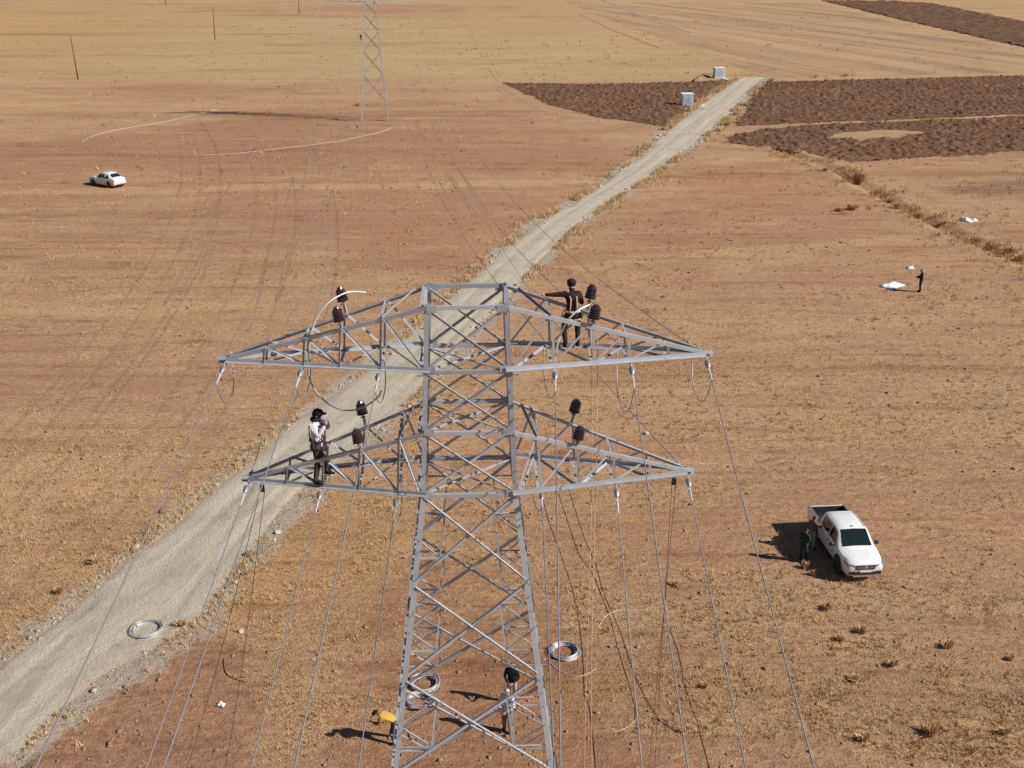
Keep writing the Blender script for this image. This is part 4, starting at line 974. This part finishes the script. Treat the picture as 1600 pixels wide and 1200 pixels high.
def person(label, loc, rz, pose, top, sleeve, legs, boot, hair, scale=1.0, bulk=1.0, cap=None, hood=None, harness=None, vest=None):
    J = {k: Vector(v) for k, v in DEF.items()}
    for k, v in pose.items():
        if k != 'look': J[k] = Vector(v)
    T = empty('person', loc, rz); T.scale = (scale,)*3; tag(T, label, 'person')
    names = list(J); ix = {n: i for i, n in enumerate(names)}
    me = bpy.data.meshes.new('body'); me.from_pydata([J[n] for n in names], [(ix[a], ix[b]) for a, b, _ in BON], [])
    o = bpy.data.objects.new('tmp', me); C.objects.link(o)
    mod = o.modifiers.new('s', 'SKIN'); sv = me.skin_vertices[0].data
    for n in names:
        r = RAD[n]*(bulk if n not in ('neck', 'hb', 'hm', 'ht') else 1); sv[ix[n]].radius = (r, r*(.82 if n in ('chest', 'waist', 'pelvis') else 1)); sv[ix[n]].use_root = (n == 'pelvis')
    ss = o.modifiers.new('d', 'SUBSURF'); ss.levels = 2; ss.render_levels = 2
    dg = bpy.context.evaluated_depsgraph_get(); ev = o.evaluated_get(dg); bm_ = bpy.data.meshes.new_from_object(ev)
    V_ = np.zeros(len(bm_.vertices)*3); bm_.vertices.foreach_get('co', V_); V_ = V_.reshape(-1, 3)
    faces = [list(p.vertices) for p in bm_.polygons]
    bpy.data.objects.remove(o)
    cen = np.array([V_[f].mean(0) for f in faces])
    D_ = np.stack([line_d3(np.array(J[a]), np.array(J[b]), cen)/(RAD[a]+RAD[b]) for a, b, _ in BON], 1); bi = D_.argmin(1)
    mi = np.array([BON[i][2] for i in bi])
    hm = np.array(J['hm']); ht = np.array(J['ht']); upv = (ht-np.array(J['hb'])); upv /= np.linalg.norm(upv)
    fw = J['hm']-J['hb']*.5-J['ht']*.5; fwd = Vector((0, 1, 0)); fwd = Vector(pose.get('look', (0, 1, 0))).normalized(); fwd_ = np.array(fwd)
    rel = cen-hm
    hairmask = (mi == 0) & (bi >= 4) & ((rel@upv > .045) | ((rel@fwd_ < -.01) & (rel@upv > -.05)))
    mi[hairmask] = 5
    mb = MB(); mb.v = [tuple(p) for p in V_]; mb.f = faces; mb.m = list(map(int, mi))
    # face: nose, eyes, ears
    rt = Vector(upv).cross(fwd).normalized()*-1; up = Vector(upv); hmv = J['hm']
    mb.ell(hmv+fwd*.098-up*.02, (.016, .02, .024), 6, 5, 0); mb.ell(hmv+fwd*.092-up*.065, (.026, .01, .008), 6, 4, 6)
    for s in (-1, 1):
        mb.ell(hmv+fwd*.088+rt*.035*s+up*.005, (.013, .013, .009), 6, 4, 5); mb.ell(hmv+rt*.098*s-up*.01, (.014, .024, .034), 6, 5, 0)
    # hands: palm, four unequal bent fingers, thumb
    for s, sg in (('L', -1), ('R', 1)):
        w = J['w'+s]; d = (w-J['e'+s]).normalized(); a = d.cross(Vector((0, 1, 0)) if abs(d.y) < .8 else Vector((0, 0, 1))).normalized(); b = d.cross(a)
        mb.ell(w+d*.055, (.042, .022, .05), 8, 6, 0, Matrix((a, b, d)).transposed())
        for k, (o_, ln) in enumerate(((-.030, .066), (-.010, .076), (.010, .072), (.029, .056))):
            p0 = w+d*.085+a*o_; p1 = p0+d*ln*.55+b*.010; p2 = p1+d*ln*.35+b*.026
            mb.tube([p0, p1, p2], [.0105, .0095, .007], 6, 0)
        p0 = w+d*.035+a*(-.038); p1 = p0+d*.035-a*.028+b*.008; mb.tube([p0, p1, p1+d*.03+b*.012], [.012, .011, .008], 6, 0)
    for s in 'LR':                                        # boot sole
        a_, t_ = J['a'+s], J['t'+s]; q = (t_-a_); q.z = 0
        if q.length > .02:
            mb.ell((a_+t_)/2-Vector((0, 0, .035)), (.055, .145, .045), 10, 6, 4, Matrix.Rotation(math.atan2(q.y, q.x)-math.pi/2, 3, 'Z'))
    mb.build('body', [M['skin'], cloth(top), cloth(sleeve), cloth(legs), cloth(boot), cloth(hair), cloth((.25, .09, .07))], T, True)
    if cap:
        R = Matrix((rt, fwd, up)).transposed()
        m_ = MB(); m_.ell(hmv+up*.045, (.118, .128, .092), 14, 8, 0, R); m_.ell(hmv+up*.035+fwd*.135, (.085, .085, .012), 10, 6, 0, R); m_.build('cap', cloth(cap), T, True)
    if hood:
        R = Matrix((rt, fwd, up)).transposed()
        m_ = MB(); m_.ell(J['neck']+Vector((0, -.02, .03)), (.135, .125, .075), 12, 8, 0); m_.ell(hmv-fwd*.022+up*.01, (.118, .118, .135), 12, 8, 0, R); m_.build('hood', cloth(hood), T, True)
    def loop(c, n, r1, r2, rad):
        n = Vector(n).normalized(); a = n.orthogonal().normalized(); b = n.cross(a)
        return [c+a*math.cos(w)*r1+b*math.sin(w)*r2 for w in np.linspace(0, 2*math.pi, 19)]
    if harness:
        m_ = MB(); P_ = J['pelvis'].lerp(J['waist'], .45)
        m_.tube([P_+Vector((.178*bulk*math.cos(w), .155*bulk*math.sin(w), 0)) for w in np.linspace(0, 2*math.pi, 21)], .026, 6, 0, False)
        for s in 'LR':
            c = J['p'+s].lerp(J['k'+s], .22); n = J['k'+s]-J['p'+s]; m_.tube(loop(c, n, .118*bulk, .118*bulk, 0), .018, 6, 0, False)
            sh = J['s'+s].lerp(J['chest'], .45)+Vector((0, 0, .075))
            m_.tube([P_+Vector((.09 if s == 'R' else -.09, -.15, 0)), J['chest']+Vector((.07 if s == 'R' else -.07, -.165, .02)), sh, J['chest']+Vector((.07 if s == 'R' else -.07, .165, .02)), P_+Vector((.09 if s == 'R' else -.09, .15, 0))], .016, 6)
        h = m_.build('harness', cloth(harness), T, True)
        m_ = MB(); m_.ell(P_+Vector((.21, -.03, -.10)), (.05, .07, .12), 8, 6); m_.build('tool_pouch', M['black'], h, True)
        m_ = MB(); m_.tube([P_+Vector((-.2, .06, 0)), P_+Vector((-.30, .10, -.28)), P_+Vector((-.24, .12, -.50)), P_+Vector((-.16, .14, -.2))], .011, 5); m_.build('lanyard', M['rope'], h, True)
    if vest:
        m_ = MB(); c0, c1, c2 = J['pelvis'].lerp(J['waist'], .3), J['waist'], J['chest']; c3 = J['chest'].lerp(J['neck'], .6)
        m_.tube([c0, c1, c2, c3], [.172, .178, .192, .13], 14); m_.build('vest', cloth(vest), T, True)
    return T
def line_d3(a, b, p):
    e = b-a; t = np.clip(((p-a)@e)/(e@e+1e-12), 0, 1); return np.linalg.norm(p-(a+t[:, None]*e), axis=1)
def stand(px, py):
    c = gr(px, py); return (c[0], c[1], g1(c[0], c[1])-.0)

BLACK = (.018, .017, .018); NAVY = (.03, .032, .045)
# worker in maroon, back to us, on the upper arm
c = TW((2.42, .42, 17.43+.07))
person('worker in dark maroon jacket with harness standing on the upper crossarm, one arm stretched out', (c.x, c.y, c.z), .15,
       dict(pelvis=(.05, .0, .86), waist=(.06, .02, 1.0), chest=(.06, .05, 1.22), neck=(.05, .09, 1.40), hb=(.05, .12, 1.48), hm=(.05, .14, 1.555), ht=(.05, .13, 1.64),
            sL=(-.13, .05, 1.34), eL=(-.38, .06, 1.33), wL=(-.62, .06, 1.34), sR=(.24, .05, 1.33), eR=(.31, .13, 1.07), wR=(.36, .34, 1.02),
            pL=(-.05, .0, .83), kL=(-.13, .10, .47), aL=(-.10, -.02, .09), tL=(-.12, .14, .05), pR=(.15, .0, .83), kR=(.22, .12, .45), aR=(.20, -.02, .09), tR=(.22, .15, .05)),
       (.035, .018, .022), (.03, .016, .02), (.025, .023, .027), BLACK, (.02, .015, .014), .97, 1.0, harness=(.55, .45, .30), cap=(.035, .015, .017))
# worker in grey, on the lower arm, hands to his face
c = TW((-3.58, -.20, 14.38+.07))
person('worker in pale grey jacket and black hood with harness, standing on the lower crossarm', (c.x, c.y, c.z), -1.85,
       dict(pelvis=(0, 0, .93), eL=(-.27, .16, 1.20), wL=(-.10, .24, 1.40), eR=(.27, .15, 1.19), wR=(.08, .25, 1.42), hb=(0, .03, 1.57), hm=(0, .05, 1.645), ht=(0, .04, 1.73),
            kL=(-.17, .04, .50), aL=(-.28, .02, .09), tL=(-.29, .18, .05), kR=(.16, .05, .50), aR=(.30, .03, .09), tR=(.31, .19, .05)),
       (.50, .49, .53), (.48, .47, .51), (.055, .042, .036), BLACK, BLACK, 1.02, 1.06, cap=BLACK, hood=BLACK, harness=(.05, .02, .024))
# by the pickup
person('person in pale olive trousers and brown top leaning toward the pickup', stand(1267, 858), -1.0, dict(wL=(-.12, .30, 1.05), eL=(-.27, .08, 1.14), wR=(.15, .42, 1.15), eR=(.27, .18, 1.20)), (.16, .10, .075), (.20, .12, .09), (.30, .28, .22), BLACK, BLACK)
person('person in dark green jacket and dark trousers standing beside the pickup', stand(1254, 877), -.8, dict(wL=(-.10, .25, 1.05), wR=(.12, .26, 1.08)), (.025, .04, .025), (.02, .032, .02), NAVY, BLACK, BLACK)
# man on the open field
T = person('person in black jacket and dark trousers standing alone on open grass, head bowed', stand(1437, 456), 1.25,
       dict(hm=(0, .07, 1.63), hb=(0, .045, 1.56), ht=(0, .075, 1.71), eL=(-.25, .10, 1.14), wL=(-.07, .33, 1.13), eR=(.25, .10, 1.14), wR=(.07, .33, 1.13)), (.016, .016, .017), (.016, .016, .017), (.035, .028, .027), BLACK, BLACK, 1.1, 1.22)
# two people beyond the tower legs
person('person with black hair and black jacket standing beyond the tower legs', stand(800, 1097), 2.9, dict(wL=(-.10, .28, 1.05), eL=(-.27, .05, 1.13), wR=(.1, .28, 1.05), eR=(.27, .05, 1.13)), BLACK, BLACK, (.30, .29, .29), BLACK, BLACK, 1.0, 1.05)
person('person in pale grey hooded top and grey patterned trousers standing beyond the tower legs', stand(793, 1143), 2.6, dict(wL=(-.10, .26, 1.0), eL=(-.27, .05, 1.13), wR=(.1, .26, 1.0), eR=(.27, .05, 1.13)), (.62, .61, .64), (.62, .61, .64), (.19, .175, .17), (.05, .05, .05), (.50, .49, .50), 1.08, 1.2)
# stooping worker in yellow with a spade
wy = stand(614, 1158)
person('stooping worker in yellow jacket holding a spade beside the tower leg', wy, 1.45,
       dict(pelvis=(0, -.12, .88), waist=(0, .02, .99), chest=(0, .24, 1.10), neck=(0, .42, 1.15), hb=(0, .49, 1.15), hm=(0, .56, 1.165), ht=(0, .63, 1.19), look=(0, .6, -.8),
            sL=(-.19, .33, 1.10), eL=(-.22, .45, .85), wL=(-.10, .62, .78), sR=(.19, .33, 1.10), eR=(.22, .42, .86), wR=(.12, .50, .72),
            pL=(-.1, -.12, .85), kL=(-.15, .02, .47), aL=(-.2, -.12, .09), tL=(-.22, .05, .05), pR=(.1, -.12, .85), kR=(.16, .05, .47), aR=(.2, -.08, .09), tR=(.22, .09, .05)),
       (.50, .33, .055), (.30, .10, .05), NAVY, BLACK, BLACK, 1.0, 1.05, cap=BLACK)
sp_ = empty('spade', (wy[0], wy[1], wy[2]), 1.45); tag(sp_, 'long handled spade held out by the stooping worker in yellow', 'spade')
mb = MB(); mb.tube([(.12, .34, .69), (-.02, .60, .78), (-.12, .98, .86)], .017, 6); mb.build('handle', M['wood'], sp_)
mb = MB(); q = Matrix.Rotation(.12, 3, 'X')
pts = [(-.09, 0), (.09, 0), (.115, .12), (.09, .25), (0, .36), (-.09, .25), (-.115, .12)]
vv = [Vector((-.12+x-.12*y, .97+y, .86+.1*y+.25*x*x*8*.1)) for x, y in pts]; mb.add(vv+[p+Vector((0, 0, .012)) for p in vv], [tuple(range(7))[::-1], tuple(range(7, 14))]+[(i, (i+1) % 7, (i+1) % 7+7, i+7) for i in range(7)]); mb.build('blade', M['rockdark'], sp_)
# far off by the distant tower
person('remote person in dark clothes standing in the pale field near the distant tower', stand(564, 63), .4, {}, BLACK, BLACK, NAVY, BLACK, BLACK, 1.08, 1.15)

# ------------------------------------------------------------------ litter: plastic sheet, bags, stones
def crumple(px, py, sx, sy, h, label, cat='plastic sheet', seed=0, m='plastic'):
    c = gr(px, py); n = 14; X, Y = np.meshgrid(np.linspace(-1, 1, n), np.linspace(-1, 1, n))
    rim = np.maximum(np.abs(X), np.abs(Y)); Z = h*(fbm(X*1.6+seed, Y*1.6, seed, 3)*1.6-.3)*(1-rim**4)+.02
    Xw = X*sx*(1+.25*(vn(Y*2+seed, X, seed)-.5)); Yw = Y*sy*(1+.3*(vn(X*2+seed, Y, seed+3)-.5))
    I = np.arange(n*n).reshape(n, n); Fq = np.stack([I[:-1, :-1], I[:-1, 1:], I[1:, 1:], I[1:, :-1]], -1).reshape(-1, 4)
    V_ = np.stack([Xw, Yw, np.maximum(Z, .01)+.0], -1).reshape(-1, 3)
    o = link('plastic_sheet', fast('plastic_sheet', V_, Fq), M[m]); o.location = (c[0], c[1], g1(c[0], c[1])+.02); o.rotation_euler = (0, 0, seed*.7)
    md = o.modifiers.new('thick', 'SOLIDIFY'); md.thickness = .01
    return tag(o, label, cat)
crumple(1394, 447, 1.0, .65, .35, 'crumpled white plastic sheet beside the lone person in black', seed=1)
crumple(1423, 420, .32, .3, .28, 'small scrap of white plastic behind the lone person in black', 'plastic scrap', 2)
crumple(1512, 345, .75, .6, .5, 'white plastic bag lying in the field beyond the ditch', 'plastic bag', 3)
crumple(346, 1103, .13, .12, .12, 'small white scrap on bare soil near the bent pipe', 'plastic scrap', 4)
def stone(px, py, r, label, m='rock', group=None, seed=0):
    rr = random.Random(seed); c = gr(px, py); bm = bmesh.new(); r *= .72; bmesh.ops.create_icosphere(bm, subdivisions=2, radius=r)
    off = [rr.uniform(0, 9) for _ in range(3)]
    for v in bm.verts:
        k = .72+.6*float(fbm(v.co.x/r*1.3+off[0], v.co.y/r*1.3+v.co.z/r+off[1], seed, 2)); v.co *= k; v.co.z *= .72; v.co.x *= 1.2
    me = bpy.data.meshes.new('stone'); bm.to_mesh(me); bm.free()
    o = link('stone', me, M[m]); o.location = (c[0], c[1], g1(c[0], c[1])+r*.35); o.rotation_euler = (0, 0, rr.uniform(0, 6)); return tag(o, label, 'stone', group)
stone(1010, 678, .20, 'pale stone alone on dry grass under the upper crossarm wires', seed=1)
stone(388, 868, .24, 'dark stone on the gravel at the track edge', 'rockdark', seed=2)
stone(434, 833, .19, 'pale stone at the grassy track edge, larger of a close pair', seed=3)
stone(429, 845, .10, 'small pale stone of a close pair at the grassy track edge', seed=4)
stone(376, 987, .16, 'white stone on grass a little way from the coil on the track', seed=5)
stone(213, 857, .26, 'pale stone on the grass verge of the track', seed=6)
stone(253, 800, .22, 'dark stone half in the grass of the track verge', 'rockdark', seed=7)
for k, (px, py, r) in enumerate(((1036, 203, .42), (1045, 208, .3), (1030, 212, .35), (1026, 217, .4), (1040, 212, .25), (938, 292, .3), (1095, 223, .3), (1104, 219, .28), (1088, 230, .25), (1052, 205, .25), (1378, 190, .2))):
    stone(px, py, r, 'pale stone tipped beside the far stretch of the track', 'rock' if k % 4 else 'rockdark', 'stones along the far stretch of the track', 20+k)

# ------------------------------------------------------------------ dry bushes
def bush(px, py, h, w, label, n=260, group=None, seed=0, m='scrub'):
    r = np.random.default_rng(seed); c = gr(px, py); T = empty('dry_bush', (c[0], c[1], g1(c[0], c[1]))); tag(T, label, 'bush', group)
    V_ = []; F_ = []
    nb = 9; crowns = r.uniform(-1, 1, (nb, 2))*w*.55
    for i in range(n):
        b = crowns[r.integers(nb)]*r.uniform(.5, 1.1)+r.normal(0, .12*w, 2); a = r.uniform(0, 6.28); L = h*r.uniform(.45, 1.05); ln = r.uniform(.1, .75)
        p0 = np.array([b[0]*.45, b[1]*.45, 0]); p2 = np.array([b[0]+math.cos(a)*ln*w*.5, b[1]+math.sin(a)*ln*w*.5, L*(1-.35*ln)]); p1 = (p0+p2)/2+np.array([0, 0, L*.18])
        q = np.array([-math.sin(a), math.cos(a), 0])*r.uniform(.010, .022)*(1+h*.5); k = len(V_)
        V_ += [p0-q*.5, p0+q*.5, p1+q, p1-q, p2]; F_ += [(k, k+1, k+2, k+3), (k+3, k+2, k+4)]
    link('twigs', mesh('twigs', V_, F_), M[m], T)
    mb = MB()
    for i in range(5):
        a = r.uniform(0, 6.28); mb.tube([(0, 0, -.05), (math.cos(a)*w*.15, math.sin(a)*w*.15, h*.3), (math.cos(a)*w*.35, math.sin(a)*w*.35, h*.62)], [.02, .014, .006], 5)
    mb.build('stem', M['wood'], T)
bush(1342, 283, 1.7, 1.5, 'tall dry bush by the head of the ditch beside the ploughed field', 420, None, 1)
gs = 'dry bushes along the ditch'
for k, (px, py, h, w) in enumerate(((1318, 274, .9, 1.0), (1388, 312, .8, 1.3), (1402, 326, .9, 1.4), (1365, 298, .7, 1.0), (1330, 328, 1.0, 1.2), (1432, 338, .8, 1.0), (1475, 350, .7, 1.1), (1520, 374, .8, 1.2), (1545, 384, .9, 1.2), (1575, 394, .9, 1.3), (1592, 404, .8, 1.2), (1310, 330, .7, .9), (1290, 268, .6, .9))):
    bush(px, py, h*(.7+.5*(k*.37 % 1)), w*(.7+.8*(k*.61 % 1)), 'dry brown bush growing along the ditch', 200, gs, 30+k, 'scrub' if k % 2 else 'straw')
gv = 'dry tufts standing out of the short grass'
for k, (px, py, h, w) in enumerate(((1452, 1146, .55, .75), (1350, 1160, .4, .7), (1345, 988, .45, .5), (1312, 1000, .35, .5), (1480, 1010, .5, .5), (1397, 1040, .45, .4), (1570, 1148, .4, .5), (1335, 1062, .3, .6), (1258, 888, .55, .45), (1270, 900, .4, .4), (284, 977, .45, .7), (148, 880, .5, .7), (92, 925, .4, .6), (500, 690, .4, .6), (1055, 915, .3, .6), (1290, 952, .4, .5), (1580, 1030, .3, .4), (1100, 1075, .3, .4))):
    bush(px, py, h*.8, w*.8, 'golden dry tuft standing out of the short field grass', 130, gv, 60+k, 'straw' if k % 3 else 'scrub')
for k, (px, py) in enumerate(((560, 165), (1205, 127), (1193, 140), (1165, 165), (1135, 196), (1150, 180), (1180, 150), (1125, 205), (1275, 121), (1320, 119))):
    bush(px, py, .9, 1.6, 'low golden bush on the verge between track and ploughed field', 120, 'golden verge bushes by the ploughed field', 90+k, 'straw')

# ------------------------------------------------------------------ stuff nobody could count: grass, clods, verge gravel
def samples(n, ymin, ymax, seed):
    r = np.random.default_rng(seed)
    inv = r.uniform(1/ymax, 1/ymin, n); y = 1/inv; x = r.uniform(-1, 1, n)*(.50*(y+10)+2); return x, y, r
def blades(n, ymin, ymax, thr, seed, nb, hlo, hhi, wd, name, label, m):
    x, y, r = samples(n, ymin, ymax, seed)
    _, g = field(x, y); sd = poly_sd(roadpoly, x, y)
    p = sstep(thr, thr+.4, g)*sstep(.6, -.6, sd+r.uniform(-.6, .6, n))*(.25+.75*vn(x*.9, y*1.4, 77))
    k = r.random(n) < p; x, y = x[k], y[k]; n = len(x)
    far = 1+np.clip((y-35)/90, 0, 2.2)
    z = gz(x, y); H = r.uniform(hlo, hhi, n)*(.5+.9*vn(x*.6, y*.6, 78))
    X = np.repeat(x, nb)+r.normal(0, .045, n*nb)*np.repeat(far, nb); Y = np.repeat(y, nb)+r.normal(0, .045, n*nb)*np.repeat(far, nb); Z = np.repeat(z, nb); Hh = np.repeat(H, nb)*r.uniform(.5, 1.1, n*nb); f = np.repeat(far, nb)
    a = r.uniform(0, 2*math.pi, n*nb); le = r.uniform(.2, 1.2, n*nb)*Hh; w = wd*f*r.uniform(.6, 1.3, n*nb); b = r.uniform(0, 2*math.pi, n*nb)
    P0 = np.stack([X-np.cos(b)*w, Y-np.sin(b)*w, Z-.01], -1); P1 = np.stack([X+np.cos(b)*w, Y+np.sin(b)*w, Z-.01], -1); P2 = np.stack([X+np.cos(a)*le, Y+np.sin(a)*le, Z+Hh], -1)
    V_ = np.stack([P0, P1, P2], 1).reshape(-1, 3); F_ = np.arange(len(V_)).reshape(-1, 3)
    tag(link(name, fast(name, V_, F_), M[m]), label, 'grass', None, 'stuff')
blades(150000, 29, 140, .33, 201, 5, .05, .16, .012, 'dry_grass', 'short dry straw coloured grass covering the field', 'straw')
blades(22000, 29, 130, .42, 202, 8, .10, .28, .015, 'dry_weeds', 'taller rust coloured weeds scattered in the field', 'scrub')
def lumps(n, x, y, size, name, label, cat, m, seed, flat=.6):
    r = np.random.default_rng(seed); n = len(x)
    bm = bmesh.new(); bmesh.ops.create_icosphere(bm, subdivisions=1, radius=1); bv = np.array([v.co for v in bm.verts]); bf = np.array([[v.index for v in f.verts] for f in bm.faces]); bm.free()
    z = gz(x, y); k = len(bv); s = size[:, None, None]*np.array([1.25, 1, flat])
    V_ = bv[None]*(1+r.uniform(-.35, .35, (n, k, 1)))*s; a = r.uniform(0, 6.28, n); ca_, sa_ = np.cos(a)[:, None], np.sin(a)[:, None]
    V2 = np.stack([V_[..., 0]*ca_-V_[..., 1]*sa_+x[:, None], V_[..., 0]*sa_+V_[..., 1]*ca_+y[:, None], V_[..., 2]+(z+size*flat*.3)[:, None]], -1)
    F_ = (bf[None]+(np.arange(n)*k)[:, None, None]).reshape(-1, 3)
    tag(link(name, fast(name, V2.reshape(-1, 3), F_), M[m]), label, cat, None, 'stuff')
x, y, r = samples(9000, 29, 120, 301); k = (r.random(len(x)) < .25+.75*sstep(.45, .7, fbm(x*.12, y*.25, 303)))&(poly_sd(roadpoly, x, y) < -.2); x, y = x[k], y[k]
lumps(0, x, y, np.clip(r.lognormal(-3.45, .5, len(x)), .015, .10)*(1+np.clip((y-40)/80, 0, .8)), 'soil_clods', 'reddish clods of soil scattered over the field', 'soil', 'clod', 302)
t_ = np.random.default_rng(401); n = 9000; i = (t_.random(n)**1.0*(NR-1)).astype(int); sd_ = np.where(t_.random(n) < .5, -1, 1)
off = t_.normal(1.03, .10, n)*sd_; Pq = RC[i]+half[i]*off[:, None]+t_.normal(0, .25, (n, 2)); x, y = Pq[:, 0], Pq[:, 1]
kk = (fbm(x*.25, y*.25, 402) > .42) & (y > 25); x, y = x[kk], y[kk]
M['gravelstone'] = mat('gravel_stone', (.40, .335, .26), .95, 0, .25, 3)
lumps(0, x, y, np.clip(t_.lognormal(-3.6, .6, len(x)), .015, .16)*(1+np.clip((y-40)/90, 0, .6)), 'verge_gravel', 'pale gravel and stones strewn along the track edges', 'gravel', 'gravelstone', 403)

def tufts(x, y, r, nb, H, spread, wd, name, label, m):
    n = len(x); z = gz(x, y); rep_ = lambda a: np.repeat(a, nb)
    X = rep_(x)+r.normal(0, 1, n*nb)*rep_(spread); Y = rep_(y)+r.normal(0, 1, n*nb)*rep_(spread); Z = rep_(z); Hh = rep_(H)*r.uniform(.5, 1.1, n*nb)
    a = r.uniform(0, 2*math.pi, n*nb); le = r.uniform(.1, .8, n*nb)*Hh; w = rep_(wd)*r.uniform(.6, 1.3, n*nb); b = r.uniform(0, 2*math.pi, n*nb)
    V_ = np.stack([np.stack([X-np.cos(b)*w, Y-np.sin(b)*w, Z-.01], -1), np.stack([X+np.cos(b)*w, Y+np.sin(b)*w, Z-.01], -1), np.stack([X+np.cos(a)*le, Y+np.sin(a)*le, Z+Hh], -1)], 1).reshape(-1, 3)
    tag(link(name, fast(name, V_, np.arange(len(V_)).reshape(-1, 3)), M[m]), label, 'grass', None, 'stuff')
r = np.random.default_rng(501); n = 9000; i = r.integers(0, NR, n); sg = np.where(r.random(n) < .5, -1, 1)
Pq = RC[i]+half[i]*(sg*1.0)[:, None]+nrm[i]*(sg*r.exponential(.55, n)+sg*.05)[:, None]; x, y = Pq[:, 0], Pq[:, 1]
k = (fbm(x*.18, y*.18, 503) > .50) & (y > 28); x, y = x[k], y[k]; fz = 1+np.clip((y-40)/90, 0, 1.4)
tufts(x, y, r, 7, r.uniform(.10, .34, len(x))*fz, .07*fz, .016*fz, 'verge_grass', 'golden dry grass growing along both edges of the gravel track', 'straw')
r = np.random.default_rng(511); n = 4200; y = 1/r.uniform(1/520, 1/85, n); x = r.uniform(-1, 1, n)*(.5*(y+10)+5)
k = (fbm(x*.05, y*.08, 513) > .40) & (poly_sd(roadpoly, x, y) < -.5); x, y = x[k], y[k]; fz = y/100
tufts(x, y, r, 8, r.uniform(.12, .38, len(x))*np.sqrt(fz), .16*fz, .03*fz, 'far_weeds', 'low brown weeds dotted over the far fields', 'scrub')
x0 = np.array(DITCH); d_ = np.r_[0, np.cumsum(np.hypot(*np.diff(x0, axis=0).T))]; n = 1100; sd_ = r.random(n)*d_[-1]
x = np.interp(sd_, d_, x0[:, 0])+r.normal(0, 1.7, n); y = np.interp(sd_, d_, x0[:, 1])+r.normal(0, 1.3, n); k = fbm(x*.3, y*.3, 515) > .46; x, y = x[k], y[k]
tufts(x, y, r, 9, r.uniform(.2, .75, len(x)), np.full(len(x), .16), np.full(len(x), .028), 'ditch_weeds', 'tangled dry weeds along the ditch', 'scrub')
